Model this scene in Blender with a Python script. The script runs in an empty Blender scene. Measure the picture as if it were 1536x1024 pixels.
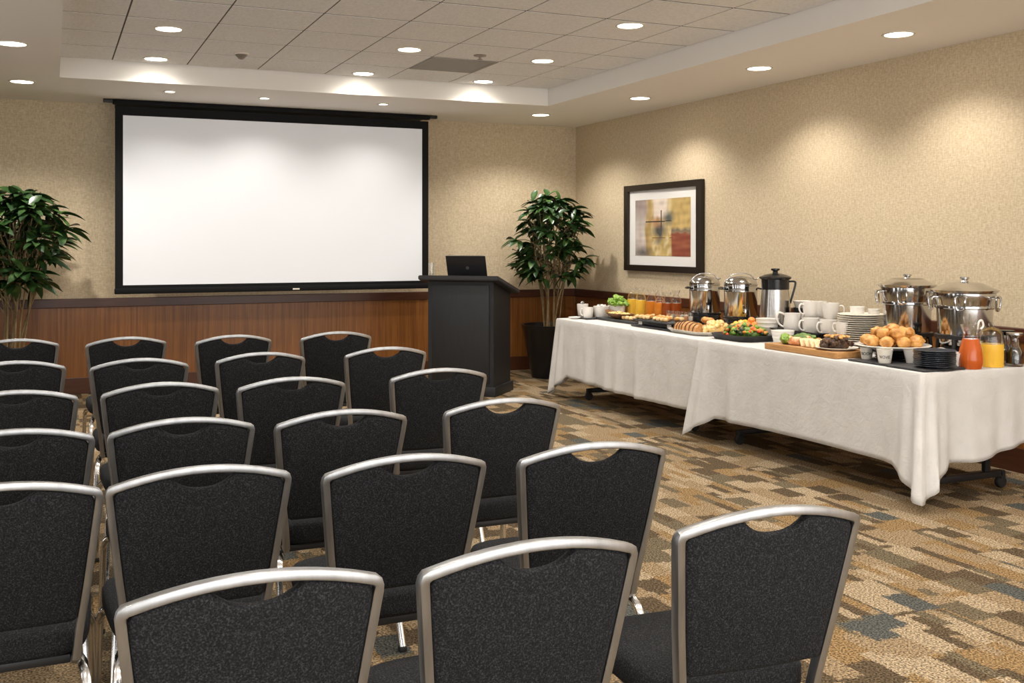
import bpy, bmesh, math, random
from mathutils import Vector, Matrix, noise
from math import sin, cos, pi, radians, hypot, atan2
random.seed(7)
scn = bpy.context.scene
COL = scn.collection

# ------------------------------------------------------------------ camera
F = 1560.0; A = radians(23.89); CA, SA = cos(A), sin(A); HY = 362.5; EYE = 1.5
cam_d = bpy.data.cameras.new('camera'); cam = bpy.data.objects.new('camera', cam_d); COL.objects.link(cam)
cam.location = (0, 0, EYE); cam.rotation_euler = (pi/2, 0, -A)
cam_d.sensor_width = 36; cam_d.lens = F*36/1536; cam_d.shift_y = -(512-HY)/1536
cam_d.clip_start = 0.05; scn.camera = cam

def at(px, py, z):                       # a pixel carried out to the level z
    Z = F*(EYE-z)/(py-HY); X = (px-768)*Z/F
    return Vector((X*CA+Z*SA, -X*SA+Z*CA, z))
def alongx(px, x):                       # y of the plane x seen at column px
    r = (px-768)/F
    return x*(CA-r*SA)/(SA+r*CA)
def alongy(px, y):
    r = (px-768)/F
    return y*(SA+r*CA)/(CA-r*SA)
def scale_at(x, y): return F/(x*SA+y*CA)

# ------------------------------------------------------------------ materials
def new_mat(name):
    m = bpy.data.materials.new(name); m.use_nodes = True
    nt = m.node_tree; b = nt.nodes['Principled BSDF']
    return m, nt, b
def N(nt, t, **k):
    n = nt.nodes.new(t)
    for a, v in k.items():
        if hasattr(n, a): setattr(n, a, v)
    return n
def coords(nt, scale=(1, 1, 1), kind='Object'):
    tc = N(nt, 'ShaderNodeTexCoord'); mp = N(nt, 'ShaderNodeMapping')
    mp.inputs['Scale'].default_value = scale
    nt.links.new(tc.outputs[kind], mp.inputs['Vector'])
    return mp.outputs['Vector']
def ramp(nt, fac, stops, interp='LINEAR'):
    r = N(nt, 'ShaderNodeValToRGB'); r.color_ramp.interpolation = interp
    e = r.color_ramp.elements
    while len(e) < len(stops): e.new(0.5)
    for i, (p, c) in enumerate(stops):
        e[i].position = p; e[i].color = (*c, 1)
    nt.links.new(fac, r.inputs['Fac'])
    return r.outputs['Color']
def bump(nt, b, h, strength, dist=0.002):
    n = N(nt, 'ShaderNodeBump'); n.inputs['Strength'].default_value = strength
    n.inputs['Distance'].default_value = dist
    nt.links.new(h, n.inputs['Height']); nt.links.new(n.outputs['Normal'], b.inputs['Normal'])
def plain(name, col, rough=.5, metal=0, spec=.5, trans=0, ior=1.45, emit=None, es=0, coat=0, sss=0):
    m, nt, b = new_mat(name)
    b.inputs['Base Color'].default_value = (*col, 1); b.inputs['Roughness'].default_value = rough
    b.inputs['Metallic'].default_value = metal; b.inputs['Specular IOR Level'].default_value = spec
    b.inputs['Transmission Weight'].default_value = trans; b.inputs['IOR'].default_value = ior
    b.inputs['Coat Weight'].default_value = coat
    if emit:
        b.inputs['Emission Color'].default_value = (*emit, 1); b.inputs['Emission Strength'].default_value = es
    return m
def noisy(name, stops, scale=10, stretch=(1, 1, 1), rough=.6, metal=0, detail=4, bs=0, bd=.002, spec=.5, kind='Object', coat=0, nrough=.6):
    m, nt, b = new_mat(name)
    n = N(nt, 'ShaderNodeTexNoise'); n.inputs['Scale'].default_value = scale; n.inputs['Detail'].default_value = detail
    n.inputs['Roughness'].default_value = nrough
    nt.links.new(coords(nt, stretch, kind), n.inputs['Vector'])
    nt.links.new(ramp(nt, n.outputs['Fac'], stops), b.inputs['Base Color'])
    b.inputs['Roughness'].default_value = rough; b.inputs['Metallic'].default_value = metal
    b.inputs['Specular IOR Level'].default_value = spec; b.inputs['Coat Weight'].default_value = coat
    if bs: bump(nt, b, n.outputs['Fac'], bs, bd)
    return m
M = {}
M['fabric'] = noisy('chair_fabric', [(.38, (.0075, .0077, .0085)), (.52, (.0145, .0148, .016)), (.67, (.044, .0445, .048))], 260, rough=.93, bs=.6, bd=.003, spec=.18, detail=3)
M['satin'] = noisy('satin_aluminium', [(.3, (.36, .365, .37)), (.7, (.45, .455, .46))], 40, (1, 1, .05), rough=.38, metal=1, detail=3)
M['chrome_leg'] = plain('polished_aluminium', (.72, .71, .70), .17, 1)
M['rubber'] = plain('black_rubber', (.012, .012, .012), .6)
M['steel'] = plain('polished_steel', (.54, .54, .54), .13, 1)
M['steel_b'] = noisy('brushed_steel', [(.3, (.52, .50, .47)), (.7, (.66, .64, .61))], 60, (1, 1, .03), rough=.24, metal=1)
M['black_plastic'] = plain('black_plastic', (.010, .010, .011), .22)
M['black_metal'] = plain('black_powder_coat', (.012, .012, .013), .45)
M['white_cer'] = plain('white_ceramic', (.80, .77, .72), .22, coat=.3)
M['cream_cer'] = plain('cream_ceramic', (.74, .70, .62), .28, coat=.2)
M['dark_cer'] = plain('dark_blue_stoneware', (.020, .025, .036), .3)
M['slate'] = noisy('slate', [(.35, (.018, .018, .020)), (.7, (.04, .04, .043))], 30, rough=.55, bs=.3)
def thin_glass():
    m, nt, b = new_mat('clear_glass'); nt.nodes.remove(b); out = nt.nodes['Material Output']
    lw = N(nt, 'ShaderNodeLayerWeight'); lw.inputs['Blend'].default_value = .22
    mu = N(nt, 'ShaderNodeMath', operation='MULTIPLY_ADD'); mu.inputs[1].default_value = .5; mu.inputs[2].default_value = .05
    tr = N(nt, 'ShaderNodeBsdfTransparent'); tr.inputs['Color'].default_value = (.95, .955, .95, 1)
    gl = N(nt, 'ShaderNodeBsdfGlossy'); gl.inputs['Roughness'].default_value = .04; gl.inputs['Color'].default_value = (1, 1, 1, 1)
    mx = N(nt, 'ShaderNodeMixShader'); nt.links.new(lw.outputs['Fresnel'], mu.inputs[0]); nt.links.new(mu.outputs[0], mx.inputs['Fac'])
    nt.links.new(tr.outputs[0], mx.inputs[1]); nt.links.new(gl.outputs[0], mx.inputs[2]); nt.links.new(mx.outputs[0], out.inputs['Surface'])
    return m
M['glass'] = thin_glass()
M['oj'] = plain('orange_juice', (.84, .50, .06), .2)
M['tea'] = plain('amber_tea', (.62, .20, .02), .12)
M['tea_dark'] = plain('dark_tea', (.27, .055, .010), .12)
M['redjuice'] = plain('blood_orange_juice', (.50, .10, .018), .15)
M['coffee'] = plain('black_coffee', (.008, .005, .004), .1)
M['podium'] = noisy('black_laminate', [(.3, (.0075, .0085, .0105)), (.7, (.0135, .0145, .017))], 12, (6, 6, .4), rough=.5, bs=.05)
M['podium_top'] = plain('dark_grey_laminate', (.030, .029, .031), .5)
M['laptop'] = plain('black_anodised_shell', (.010, .010, .012), .35)
M['laptop_edge'] = plain('silver_edge', (.55, .53, .50), .3, 1)
M['logo'] = plain('grey_emblem', (.075, .075, .08), .35)
M['screen_black'] = plain('black_screen_border', (.005, .005, .006), .6, spec=.2)
M['screen_white'] = plain('white_screen_added_glow', (.74, .765, .81), .9, emit=(.94, .96, 1), es=.06)  # faint glow added to the fabric, which itself only reflects
M['paint'] = plain('ceiling_paint', (.86, .835, .80), .85)
M['paint_cove'] = plain('cove_paint', (.86, .845, .81), .85)
M['trimring'] = plain('white_enamel_trim', (.75, .70, .62), .5)
M['lamp'] = plain('lit_lens', (1, .95, .85), .5, emit=(1, .93, .80), es=9)
M['pot'] = plain('black_glazed_pot', (.009, .009, .010), .28)
M['soil'] = noisy('potting_bark', [(.3, (.03, .018, .01)), (.7, (.12, .075, .04))], 60, rough=.95, bs=1, bd=.01)
M['cane'] = noisy('cane_stem', [(.3, (.13, .085, .035)), (.7, (.30, .22, .11))], 20, (1, 1, .6), rough=.6)
M['linen'] = None
M['wall_dark'] = plain('dark_brown_wall', (.10, .075, .055), .7)
M['board'] = noisy('wooden_board', [(.3, (.36, .17, .055)), (.7, (.52, .28, .10))], 8, (6, 1, 6), rough=.5)
M['dark_wood'] = noisy('dark_wooden_bowl', [(.3, (.11, .045, .018)), (.7, (.24, .11, .045))], 12, (4, 1, 1), rough=.45)
M['pastry'] = noisy('golden_pastry', [(.32, (.30, .11, .022)), (.5, (.60, .29, .07)), (.72, (.80, .50, .19))], 16, rough=.5, bs=.4, bd=.006)
M['pale_pastry'] = noisy('pale_pastry', [(.3, (.55, .31, .10)), (.7, (.85, .66, .36))], 30, rough=.6, bs=.4, bd=.004)
M['loaf'] = noisy('brown_loaf', [(.3, (.34, .14, .04)), (.7, (.62, .34, .13))], 50, rough=.7, bs=.5, bd=.004)
M['crust'] = plain('dark_glaze', (.09, .03, .008), .5)
M['choc'] = noisy('dark_cake', [(.35, (.018, .008, .004)), (.7, (.13, .055, .02))], 45, rough=.6, bs=.8, bd=.006)
M['cheese'] = noisy('pale_cheese', [(.3, (.75, .47, .12)), (.7, (.90, .72, .36))], 25, rough=.5)
M['yellow'] = noisy('yellow_fruit', [(.3, (.85, .42, .03)), (.7, (.90, .62, .08))], 25, rough=.4)
M['orange'] = noisy('orange_fruit', [(.3, (.72, .20, .03)), (.7, (.88, .38, .08))], 25, rough=.42)
M['red'] = plain('red_pepper', (.62, .09, .02), .35)
M['carrot'] = plain('carrot', (.80, .25, .03), .4)
M['green'] = noisy('salad_green', [(.3, (.035, .09, .012)), (.7, (.20, .34, .05))], 40, rough=.5)
M['lettuce'] = noisy('bright_lettuce', [(.3, (.09, .22, .02)), (.7, (.34, .50, .08))], 28, rough=.5)
M['darkgreen'] = plain('dark_greens', (.03, .05, .015), .5)
M['salmon'] = noisy('salmon', [(.3, (.75, .26, .09)), (.7, (.90, .60, .36))], 40, rough=.45)
M['cracker'] = noisy('cracker', [(.3, (.72, .48, .22)), (.7, (.90, .74, .48))], 60, rough=.7)
M['frame'] = plain('espresso_frame', (.016, .010, .007), .35)
M['matboard'] = plain('white_mat_board', (.76, .75, .73), .8)
M['grille'] = plain('grey_grille', (.34, .32, .29), .6)
M['metal_grey'] = plain('dull_metal', (.30, .28, .26), .4, .6)
M['ink'] = plain('black_ink', (.02, .02, .02), .5)
M['napkin'] = plain('white_napkin', (.82, .78, .70), .9)
M['tabletop'] = plain('grey_table_laminate', (.4, .4, .4), .6)

def linen():
    m, nt, b = new_mat('white_linen')
    v = coords(nt)
    n = N(nt, 'ShaderNodeTexNoise'); n.inputs['Scale'].default_value = 7; n.inputs['Detail'].default_value = 6
    nt.links.new(v, n.inputs['Vector'])
    nt.links.new(ramp(nt, n.outputs['Fac'], [(.3, (.58, .57, .55)), (.7, (.64, .63, .61))]), b.inputs['Base Color'])
    n2 = N(nt, 'ShaderNodeTexNoise'); n2.inputs['Scale'].default_value = 14; n2.inputs['Detail'].default_value = 9
    n2.inputs['Distortion'].default_value = 1.2; n2.inputs['Roughness'].default_value = .65
    nt.links.new(v, n2.inputs['Vector']); bump(nt, b, n2.outputs['Fac'], .55, .010)
    b.inputs['Roughness'].default_value = .9; b.inputs['Specular IOR Level'].default_value = .2
    return m
M['linen'] = linen()

def leafmat():
    m, nt, b = new_mat('glossy_leaf')
    oi = N(nt, 'ShaderNodeTexNoise'); oi.inputs['Scale'].default_value = 9
    nt.links.new(coords(nt), oi.inputs['Vector'])
    nt.links.new(ramp(nt, oi.outputs['Fac'], [(.32, (.010, .030, .010)), (.55, (.026, .066, .016)), (.75, (.075, .145, .030))]), b.inputs['Base Color'])
    b.inputs['Roughness'].default_value = .34
    return m
M['leaf'] = leafmat()

def wallpaper():
    m, nt, b = new_mat('woven_wallpaper')
    fine = N(nt, 'ShaderNodeTexNoise'); fine.inputs['Scale'].default_value = 1; fine.inputs['Detail'].default_value = 3
    nt.links.new(coords(nt, (95, 95, 26)), fine.inputs['Vector'])
    cross = N(nt, 'ShaderNodeTexNoise'); cross.inputs['Scale'].default_value = 1; cross.inputs['Detail'].default_value = 2
    nt.links.new(coords(nt, (34, 34, 120)), cross.inputs['Vector'])
    mx = N(nt, 'ShaderNodeMath', operation='ADD'); nt.links.new(fine.outputs['Fac'], mx.inputs[0]); nt.links.new(cross.outputs['Fac'], mx.inputs[1])
    hf = N(nt, 'ShaderNodeMath', operation='MULTIPLY'); hf.inputs[1].default_value = .5; nt.links.new(mx.outputs[0], hf.inputs[0])
    nt.links.new(ramp(nt, hf.outputs[0], [(.33, (.50, .40, .265)), (.5, (.60, .495, .34)), (.67, (.70, .595, .43))]), b.inputs['Base Color'])
    bump(nt, b, hf.outputs[0], .4, .003)
    b.inputs['Roughness'].default_value = .8; b.inputs['Specular IOR Level'].default_value = .25
    return m
M['wallpaper'] = wallpaper()

def wood(name, a, c, scale=1, rough=.35):
    m, nt, b = new_mat(name)
    n = N(nt, 'ShaderNodeTexNoise'); n.inputs['Scale'].default_value = scale; n.inputs['Detail'].default_value = 5
    n.inputs['Roughness'].default_value = .65
    nt.links.new(coords(nt, (42, 42, 1.3)), n.inputs['Vector'])
    nt.links.new(ramp(nt, n.outputs['Fac'], [(.3, a), (.7, c)]), b.inputs['Base Color'])
    b.inputs['Roughness'].default_value = rough
    return m
M['veneer'] = wood('cherry_veneer', (.150, .050, .010), (.31, .122, .027))
M['rail'] = noisy('mahogany_rail', [(.3, (.050, .014, .006)), (.7, (.085, .026, .011))], 6, (.6, .6, 20), rough=.32)
M['base'] = noisy('mahogany_baseboard', [(.3, (.055, .018, .008)), (.7, (.10, .032, .013))], 6, (.6, .6, 20), rough=.4)

def tilemat():
    m, nt, b = new_mat('mineral_ceiling_tile')
    n = N(nt, 'ShaderNodeTexNoise'); n.inputs['Scale'].default_value = 55; n.inputs['Detail'].default_value = 4
    nt.links.new(coords(nt), n.inputs['Vector'])
    nt.links.new(ramp(nt, n.outputs['Fac'], [(.35, (.77, .775, .78)), (.6, (.86, .865, .87))]), b.inputs['Base Color'])
    bump(nt, b, n.outputs['Fac'], .5, .004); b.inputs['Roughness'].default_value = .9
    return m
M['tile'] = tilemat()
M['tile_gap'] = plain('tile_joint', (.10, .09, .08), .9)

def carpet():
    m, nt, b = new_mat('patterned_carpet')
    L = nt.links.new
    tc = N(nt, 'ShaderNodeTexCoord')
    jn = N(nt, 'ShaderNodeTexNoise'); jn.inputs['Scale'].default_value = 38; jn.inputs['Detail'].default_value = 5; jn.inputs['Roughness'].default_value = .75
    L(tc.outputs['Object'], jn.inputs['Vector'])
    sub = N(nt, 'ShaderNodeVectorMath', operation='SUBTRACT'); sub.inputs[1].default_value = (.5, .5, .5); L(jn.outputs['Color'], sub.inputs[0])
    scl = N(nt, 'ShaderNodeVectorMath', operation='MULTIPLY'); scl.inputs[1].default_value = (.060, .10, 0); L(sub.outputs[0], scl.inputs[0])
    add = N(nt, 'ShaderNodeVectorMath', operation='ADD'); L(tc.outputs['Object'], add.inputs[0]); L(scl.outputs[0], add.inputs[1])
    def cells(sx, sy, off, row_shift):
        # blocks of sx by sy metres, every other course shifted
        sep = N(nt, 'ShaderNodeSeparateXYZ'); L(add.outputs[0], sep.inputs[0])
        dy = N(nt, 'ShaderNodeMath', operation='MULTIPLY_ADD'); dy.inputs[1].default_value = 1/sy; dy.inputs[2].default_value = off; L(sep.outputs['X'], dy.inputs[0])
        fy = N(nt, 'ShaderNodeMath', operation='FLOOR'); L(dy.outputs[0], fy.inputs[0])
        wn = N(nt, 'ShaderNodeTexWhiteNoise', noise_dimensions='1D'); L(fy.outputs[0], wn.inputs['W'])
        sh = N(nt, 'ShaderNodeMath', operation='MULTIPLY'); sh.inputs[1].default_value = row_shift; L(wn.outputs['Value'], sh.inputs[0])
        dx = N(nt, 'ShaderNodeMath', operation='MULTIPLY_ADD'); dx.inputs[1].default_value = 1/sx; L(sep.outputs['Y'], dx.inputs[0]); L(sh.outputs[0], dx.inputs[2])
        fx = N(nt, 'ShaderNodeMath', operation='FLOOR'); L(dx.outputs[0], fx.inputs[0])
        cb = N(nt, 'ShaderNodeCombineXYZ'); L(fx.outputs[0], cb.inputs[0]); L(fy.outputs[0], cb.inputs[1]); cb.inputs[2].default_value = off*7
        w2 = N(nt, 'ShaderNodeTexWhiteNoise', noise_dimensions='3D'); L(cb.outputs[0], w2.inputs['Vector'])
        return w2.outputs['Value']
    tan = (.245, .178, .105); gold = (.225, .146, .068); brown = (.088, .063, .037); olive = (.122, .097, .060); grey = (.074, .077, .070); lt = (.31, .24, .155)
    c1 = ramp(nt, cells(.20, .125, .3, 3.7), [(0, lt), (.20, gold), (.31, tan), (.52, brown), (.70, olive), (.84, grey), (.92, tan)], 'CONSTANT')
    c2 = ramp(nt, cells(.21, .055, 5.1, 5.3), [(0, tan), (.26, olive), (.42, lt), (.60, brown), (.82, gold)], 'CONSTANT')
    pick = cells(.40, .25, 9.7, 2.9)
    gt = N(nt, 'ShaderNodeMath', operation='GREATER_THAN'); gt.inputs[1].default_value = .58; L(pick, gt.inputs[0])
    mx = N(nt, 'ShaderNodeMix', data_type='RGBA'); L(gt.outputs[0], mx.inputs['Factor']); L(c1, mx.inputs[6]); L(c2, mx.inputs[7])
    # pile: strong light and dark yarn flecks
    pl = N(nt, 'ShaderNodeTexNoise'); pl.inputs['Scale'].default_value = 1; pl.inputs['Detail'].default_value = 3
    mp = N(nt, 'ShaderNodeMapping'); mp.inputs['Scale'].default_value = (120, 120, 1); L(tc.outputs['Object'], mp.inputs['Vector']); L(mp.outputs[0], pl.inputs['Vector'])
    pr = ramp(nt, pl.outputs['Fac'], [(.36, (.28, .26, .25)), (.50, (.92, .92, .92)), (.64, (1.75, 1.72, 1.65))])
    mul = N(nt, 'ShaderNodeMix', data_type='RGBA', blend_type='MULTIPLY'); mul.inputs['Factor'].default_value = 1
    L(mx.outputs[2], mul.inputs[6]); L(pr, mul.inputs[7])
    L(mul.outputs[2], b.inputs['Base Color'])
    bump(nt, b, pl.outputs['Fac'], .8, .006)
    b.inputs['Roughness'].default_value = .95; b.inputs['Specular IOR Level'].default_value = .1
    return m
M['carpet'] = carpet()

# ------------------------------------------------------------------ mesh helpers
def mesh_obj(name, bm, mat, parent=None, loc=None, smooth=35, recalc=True):
    if recalc: bmesh.ops.recalc_face_normals(bm, faces=bm.faces)
    me = bpy.data.meshes.new(name); bm.to_mesh(me); bm.free()
    mats = mat if isinstance(mat, (list, tuple)) else [mat]
    for x in mats: me.materials.append(x)
    if smooth:
        me.polygons.foreach_set('use_smooth', [True]*len(me.polygons))
        me.set_sharp_from_angle(angle=radians(smooth))
    o = bpy.data.objects.new(name, me); COL.objects.link(o)
    if parent: o.parent = parent
    if loc is not None: o.location = loc
    return o
def tag(o, label=None, cat=None, group=None, kind=None):
    if label: o['label'] = label
    if cat: o['category'] = cat
    if group: o['group'] = group
    if kind: o['kind'] = kind
    return o
def thing(name, label, cat, loc=(0, 0, 0), rz=0, group=None):
    o = bpy.data.objects.new(name, None); COL.objects.link(o)
    o.empty_display_size = .05; o.location = loc; o.rotation_euler = (0, 0, rz)
    return tag(o, label, cat, group)
def copy_tree(o, parent=None):
    c = o.copy(); COL.objects.link(c); c.parent = parent
    for ch in list(o.children): copy_tree(ch, c)
    return c
def dup(o, loc, rz=0, label=None, group=None, sc=None):
    c = copy_tree(o); c.location = loc; c.rotation_euler = (0, 0, rz)
    if label: c['label'] = label
    if group: c['group'] = group
    if sc: c.scale = sc
    return c
def box(bm, x0, x1, y0, y1, z0, z1, bev=0, seg=2, mi=0):
    r = bmesh.ops.create_cube(bm, size=1)
    vs = r['verts']
    for v in vs:
        v.co = Vector(((x0+x1)/2+v.co.x*(x1-x0), (y0+y1)/2+v.co.y*(y1-y0), (z0+z1)/2+v.co.z*(z1-z0)))
    fs = set(f for v in vs for f in v.link_faces)
    for f in fs: f.material_index = mi
    if bev:
        es = list(set(e for v in vs for e in v.link_edges))
        bmesh.ops.bevel(bm, geom=es, offset=bev, segments=seg, profile=.5, affect='EDGES', clamp_overlap=True)
    return bm
def B(*a, **k):
    bm = bmesh.new(); box(bm, *a, **k); return bm
def lathe(prof, seg=32, bm=None, c=(0, 0, 0), flute=None):
    bm = bm or bmesh.new(); rings = []
    for r, z in prof:
        if r < 1e-6: rings.append([bm.verts.new((c[0], c[1], c[2]+z))])
        else: rings.append([bm.verts.new((c[0]+r*cos(2*pi*i/seg), c[1]+r*sin(2*pi*i/seg), c[2]+z)) for i in range(seg)])
    for a, b in zip(rings, rings[1:]):
        for i in range(seg):
            j = (i+1) % seg
            if len(a) == 1 and len(b) == 1: continue
            if len(a) == 1: bm.faces.new((a[0], b[i], b[j]))
            elif len(b) == 1: bm.faces.new((a[i], a[j], b[0]))
            else: bm.faces.new((a[i], a[j], b[j], b[i]))
    return bm
def rrect(w, h, r, n=3):
    p = []
    for cx, cy, a0 in ((w/2-r, h/2-r, 0), (-w/2+r, h/2-r, 90), (-w/2+r, -h/2+r, 180), (w/2-r, -h/2+r, 270)):
        for k in range(n+1):
            a = radians(a0+90*k/n); p.append((cx+r*cos(a), cy+r*sin(a)))
    return p
def circ(r, n=8): return [(r*cos(2*pi*i/n), r*sin(2*pi*i/n)) for i in range(n)]
def sweep(path, sec, ref=(0, 1, 0), bm=None, close=True, scales=None, loop=False):
    bm = bm or bmesh.new(); path = [Vector(p) for p in path]; ref = Vector(ref).normalized(); rings = []
    n = len(path)
    for i, p in enumerate(path):
        if loop: t = path[(i+1) % n]-path[i-1]
        else: t = path[min(i+1, n-1)]-path[max(i-1, 0)]
        t.normalize(); a = ref.cross(t)
        if a.length < 1e-4: a = Vector((1, 0, 0))
        a.normalize(); b2 = t.cross(a).normalized(); s = scales[i] if scales else 1
        m = 1
        if 0 < i < n-1:
            d = (path[i+1]-path[i]).normalized().dot((path[i]-path[i-1]).normalized())
            m = 1/max(.5, math.sqrt(max(.01, (1+d)/2)))
        rings.append([bm.verts.new(p+a*u*s*m+b2*v*s) for u, v in sec])
    k = len(sec)
    pairs = list(zip(rings, rings[1:]))
    if loop: pairs.append((rings[-1], rings[0]))
    for r0, r1 in pairs:
        for i in range(k):
            j = (i+1) % k; bm.faces.new((r0[i], r0[j], r1[j], r1[i]))
    if close and not loop:
        bm.faces.new(rings[0]); bm.faces.new(rings[-1])
    return bm
def smooth_path(pts, n=6):                # Catmull-Rom
    P = [Vector(p) for p in pts]; out = []
    for i in range(len(P)-1):
        p0 = P[max(i-1, 0)]; p1 = P[i]; p2 = P[i+1]; p3 = P[min(i+2, len(P)-1)]
        for k in range(n):
            t = k/n
            out.append(.5*((2*p1)+(p2-p0)*t+(2*p0-5*p1+4*p2-p3)*t*t+(3*p1-p0-3*p2+p3)*t**3))
    out.append(P[-1]); return out
def blob(bm, c, r, sub=2, amp=.12, freq=2.5, rot=0, seed=0, mi=0):
    q = bmesh.ops.create_icosphere(bm, subdivisions=sub, radius=1)['verts']
    R = Matrix.Rotation(rot, 3, 'Z'); s = Vector((seed*3.1, seed*1.7, seed*.9))
    for v in q:
        d = 1+amp*noise.noise(v.co*freq+s)
        p = Vector((v.co.x*r[0]*d, v.co.y*r[1]*d, v.co.z*r[2]*d)); v.co = R @ p+Vector(c)
    for f in set(f for v in q for f in v.link_faces): f.material_index = mi
    return bm
def prism(outline, axis_len0, axis_len1, plane='yz', bm=None, bev=0):
    # outline in (a,b); extruded along the third axis
    bm = bm or bmesh.new()
    def P(a, b, t):
        return {'yz': (t, a, b), 'xz': (a, t, b), 'xy': (a, b, t)}[plane]
    r0 = [bm.verts.new(P(a, b, axis_len0)) for a, b in outline]; r1 = [bm.verts.new(P(a, b, axis_len1)) for a, b in outline]
    n = len(outline); fs = [bm.faces.new(r0), bm.faces.new(r1)]
    for i in range(n):
        j = (i+1) % n; fs.append(bm.faces.new((r0[i], r0[j], r1[j], r1[i])))
    if bev:
        bmesh.ops.recalc_face_normals(bm, faces=fs)
        bmesh.ops.bevel(bm, geom=list(set(e for f in fs for e in f.edges)), offset=bev, segments=2, affect='EDGES', clamp_overlap=True)
    return bm

# ------------------------------------------------------------------ the room
XR, YF, ZS, ZT = 5.77, 11.13, 2.876, 3.047           # right wall, front wall, soffit, tray ceiling
X0, Y0 = -2.6, -3.2
TX0, TX1, TY1, TY0 = .05, 4.615, 9.50, -2.4          # the tray
def struct(name, bm, mat, sm=0):
    o = mesh_obj(name, bm, mat, smooth=sm); o['kind'] = 'structure'; return o
struct('floor', B(X0, XR+.1, Y0, YF+.1, -.1, 0), M['carpet'])
struct('wall_front', B(X0-.1, XR+.1, YF, YF+.12, 0, 3.3), M['wallpaper'])
struct('wall_right', B(XR, XR+.12, Y0, YF, 0, 3.3), M['wallpaper'])
bm = bmesh.new(); WY = [(-2.4, -1.5), (-.4, .3), (1.6, 2.5), (4.0, 4.7), (6.6, 7.3)]  # unseen openings added for fill light and bright streaks in the steel
yy = Y0
for a_, b_ in WY: box(bm, X0-.12, X0, yy, a_, 0, 3.3); yy = b_
box(bm, X0-.12, X0, yy, YF, 0, 3.3)
for a_, b_ in WY: box(bm, X0-.12, X0, a_, b_, 0, .12); box(bm, X0-.12, X0, a_, b_, 2.5, 3.3)
struct('wall_left', bm, M['wall_dark'])  # out of view, kept dark so the steel reflects dark bands
for k_, (a_, b_) in enumerate(WY):
    bm = bmesh.new(); box(bm, X0-.08, X0-.04, a_, a_+.05, .12, 2.5); box(bm, X0-.08, X0-.04, b_-.05, b_, .12, 2.5); box(bm, X0-.08, X0-.04, a_+.05, b_-.05, .12, .17); box(bm, X0-.08, X0-.04, a_+.05, b_-.05, 2.45, 2.5)
    struct('added_window_%d' % (k_+1), bm, M['black_metal'])  # frames of the added openings, out of view

# soffit ring with its cove face
bm = bmesh.new()
zt = 3.3
box(bm, X0, TX0, Y0, YF, ZS, zt); box(bm, TX1, XR, Y0, YF, ZS, zt); box(bm, TX0, TX1, TY1, YF, ZS, zt); box(bm, TX0, TX1, Y0, TY0, ZS, zt)
struct('ceiling', bm, M['paint'])
bm = bmesh.new(); t = .012
box(bm, TX0, TX0+t, TY0, TY1, ZS, ZT+.02); box(bm, TX1-t, TX1, TY0, TY1, ZS, ZT+.02); box(bm, TX0+t, TX1-t, TY1-t, TY1, ZS, ZT+.02)
struct('trim_1', bm, M['paint_cove'])
# lay-in tiles
bm = bmesh.new(); box(bm, TX0, TX1, TY0, TY1, ZT+.004, ZT+.06)
struct('ceiling_tile_backing', bm, M['tile_gap']).name = 'trim_2'
bm = bmesh.new(); g = .006
xs = [TX0+t]+[.474+.61*k for k in range(7)]+[TX1-t]
ys = [TY1-t]
while ys[-1] > TY0+.7: ys.append(ys[-1]-.63)
ys.append(TY0)
for i in range(len(xs)-1):
    for j in range(len(ys)-1):
        box(bm, xs[i]+g, xs[i+1]-g, ys[j+1]+.013, ys[j]-.013, ZT, ZT+.0035)
struct('ceiling', bm, M['tile'])
# wainscot, rail, baseboard
ZR = .94
struct('trim_3', B(X0, XR-.02, YF-.018, YF, .15, ZR-.09), M['veneer'])
struct('trim_4', B(XR-.018, XR, Y0, YF-.018, .15, ZR-.09), M['veneer'])
struct('trim_5', B(X0, XR-.02, YF-.036, YF, ZR-.09, ZR, bev=.006), M['rail'])
struct('trim_6', B(XR-.036, XR, Y0, YF-.036, ZR-.09, ZR, bev=.006), M['rail'])
struct('baseboard_front', B(X0, XR-.02, YF-.03, YF, 0, .16, bev=.005), M['base'])
struct('baseboard_right', B(XR-.03, XR, Y0, YF-.03, 0, .16, bev=.005), M['base'])
bm = bmesh.new()
for x in (-1.2, .05, 1.27, 2.49, 3.71, 4.93): box(bm, x-.002, x+.002, YF-.0195, YF-.017, .16, ZR-.09)
struct('trim_7', bm, M['base'])

# ------------------------------------------------------------------ ceiling fixtures
def downlight(loc, r, label, watts, cone, blend=.5, col=(1, .935, .855), tilt=None):
    t = thing('ceiling_downlight', label, 'ceiling light', loc, 0, 'recessed ceiling downlights')
    mesh_obj('trim_ring', lathe([(r, 0), (r+.016, 0), (r+.014, -.006), (r, -.007), (r-.004, -.003), (r, 0)], 36), M['trimring'], t)
    mesh_obj('lens', lathe([(0, -.0035), (r-.002, -.0035), (r-.002, -.001), (0, -.001)], 36), M['lamp'], t)
    ld = bpy.data.lights.new('bulb', 'SPOT'); ld.energy = watts; ld.spot_size = radians(cone); ld.spot_blend = blend
    ld.shadow_soft_size = r*.7; ld.color = col
    lo = bpy.data.objects.new('bulb', ld); COL.objects.link(lo); lo.parent = t; lo.location = (0, 0, -.02)
    if tilt: lo.rotation_euler = tilt
    return t
WT, WS = 50, 42
tray = [((253, 43), 'downlight in the tiles above the left part of the screen, nearer one'),
        ((234, 88), 'downlight in the tiles near the cove above the left part of the screen'),
        ((614, 74), 'downlight in the tiles left of the grey air vent'),
        ((545, 110), 'downlight by the cove above the middle right of the screen'),
        ((945, 38), 'largest downlight in the tiles, highest toward the right'),
        ((814, 91), 'downlight in the tiles right of the sprinkler'),
        ((725, 122), 'downlight in the tiles just beyond the grey air vent')]
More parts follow.
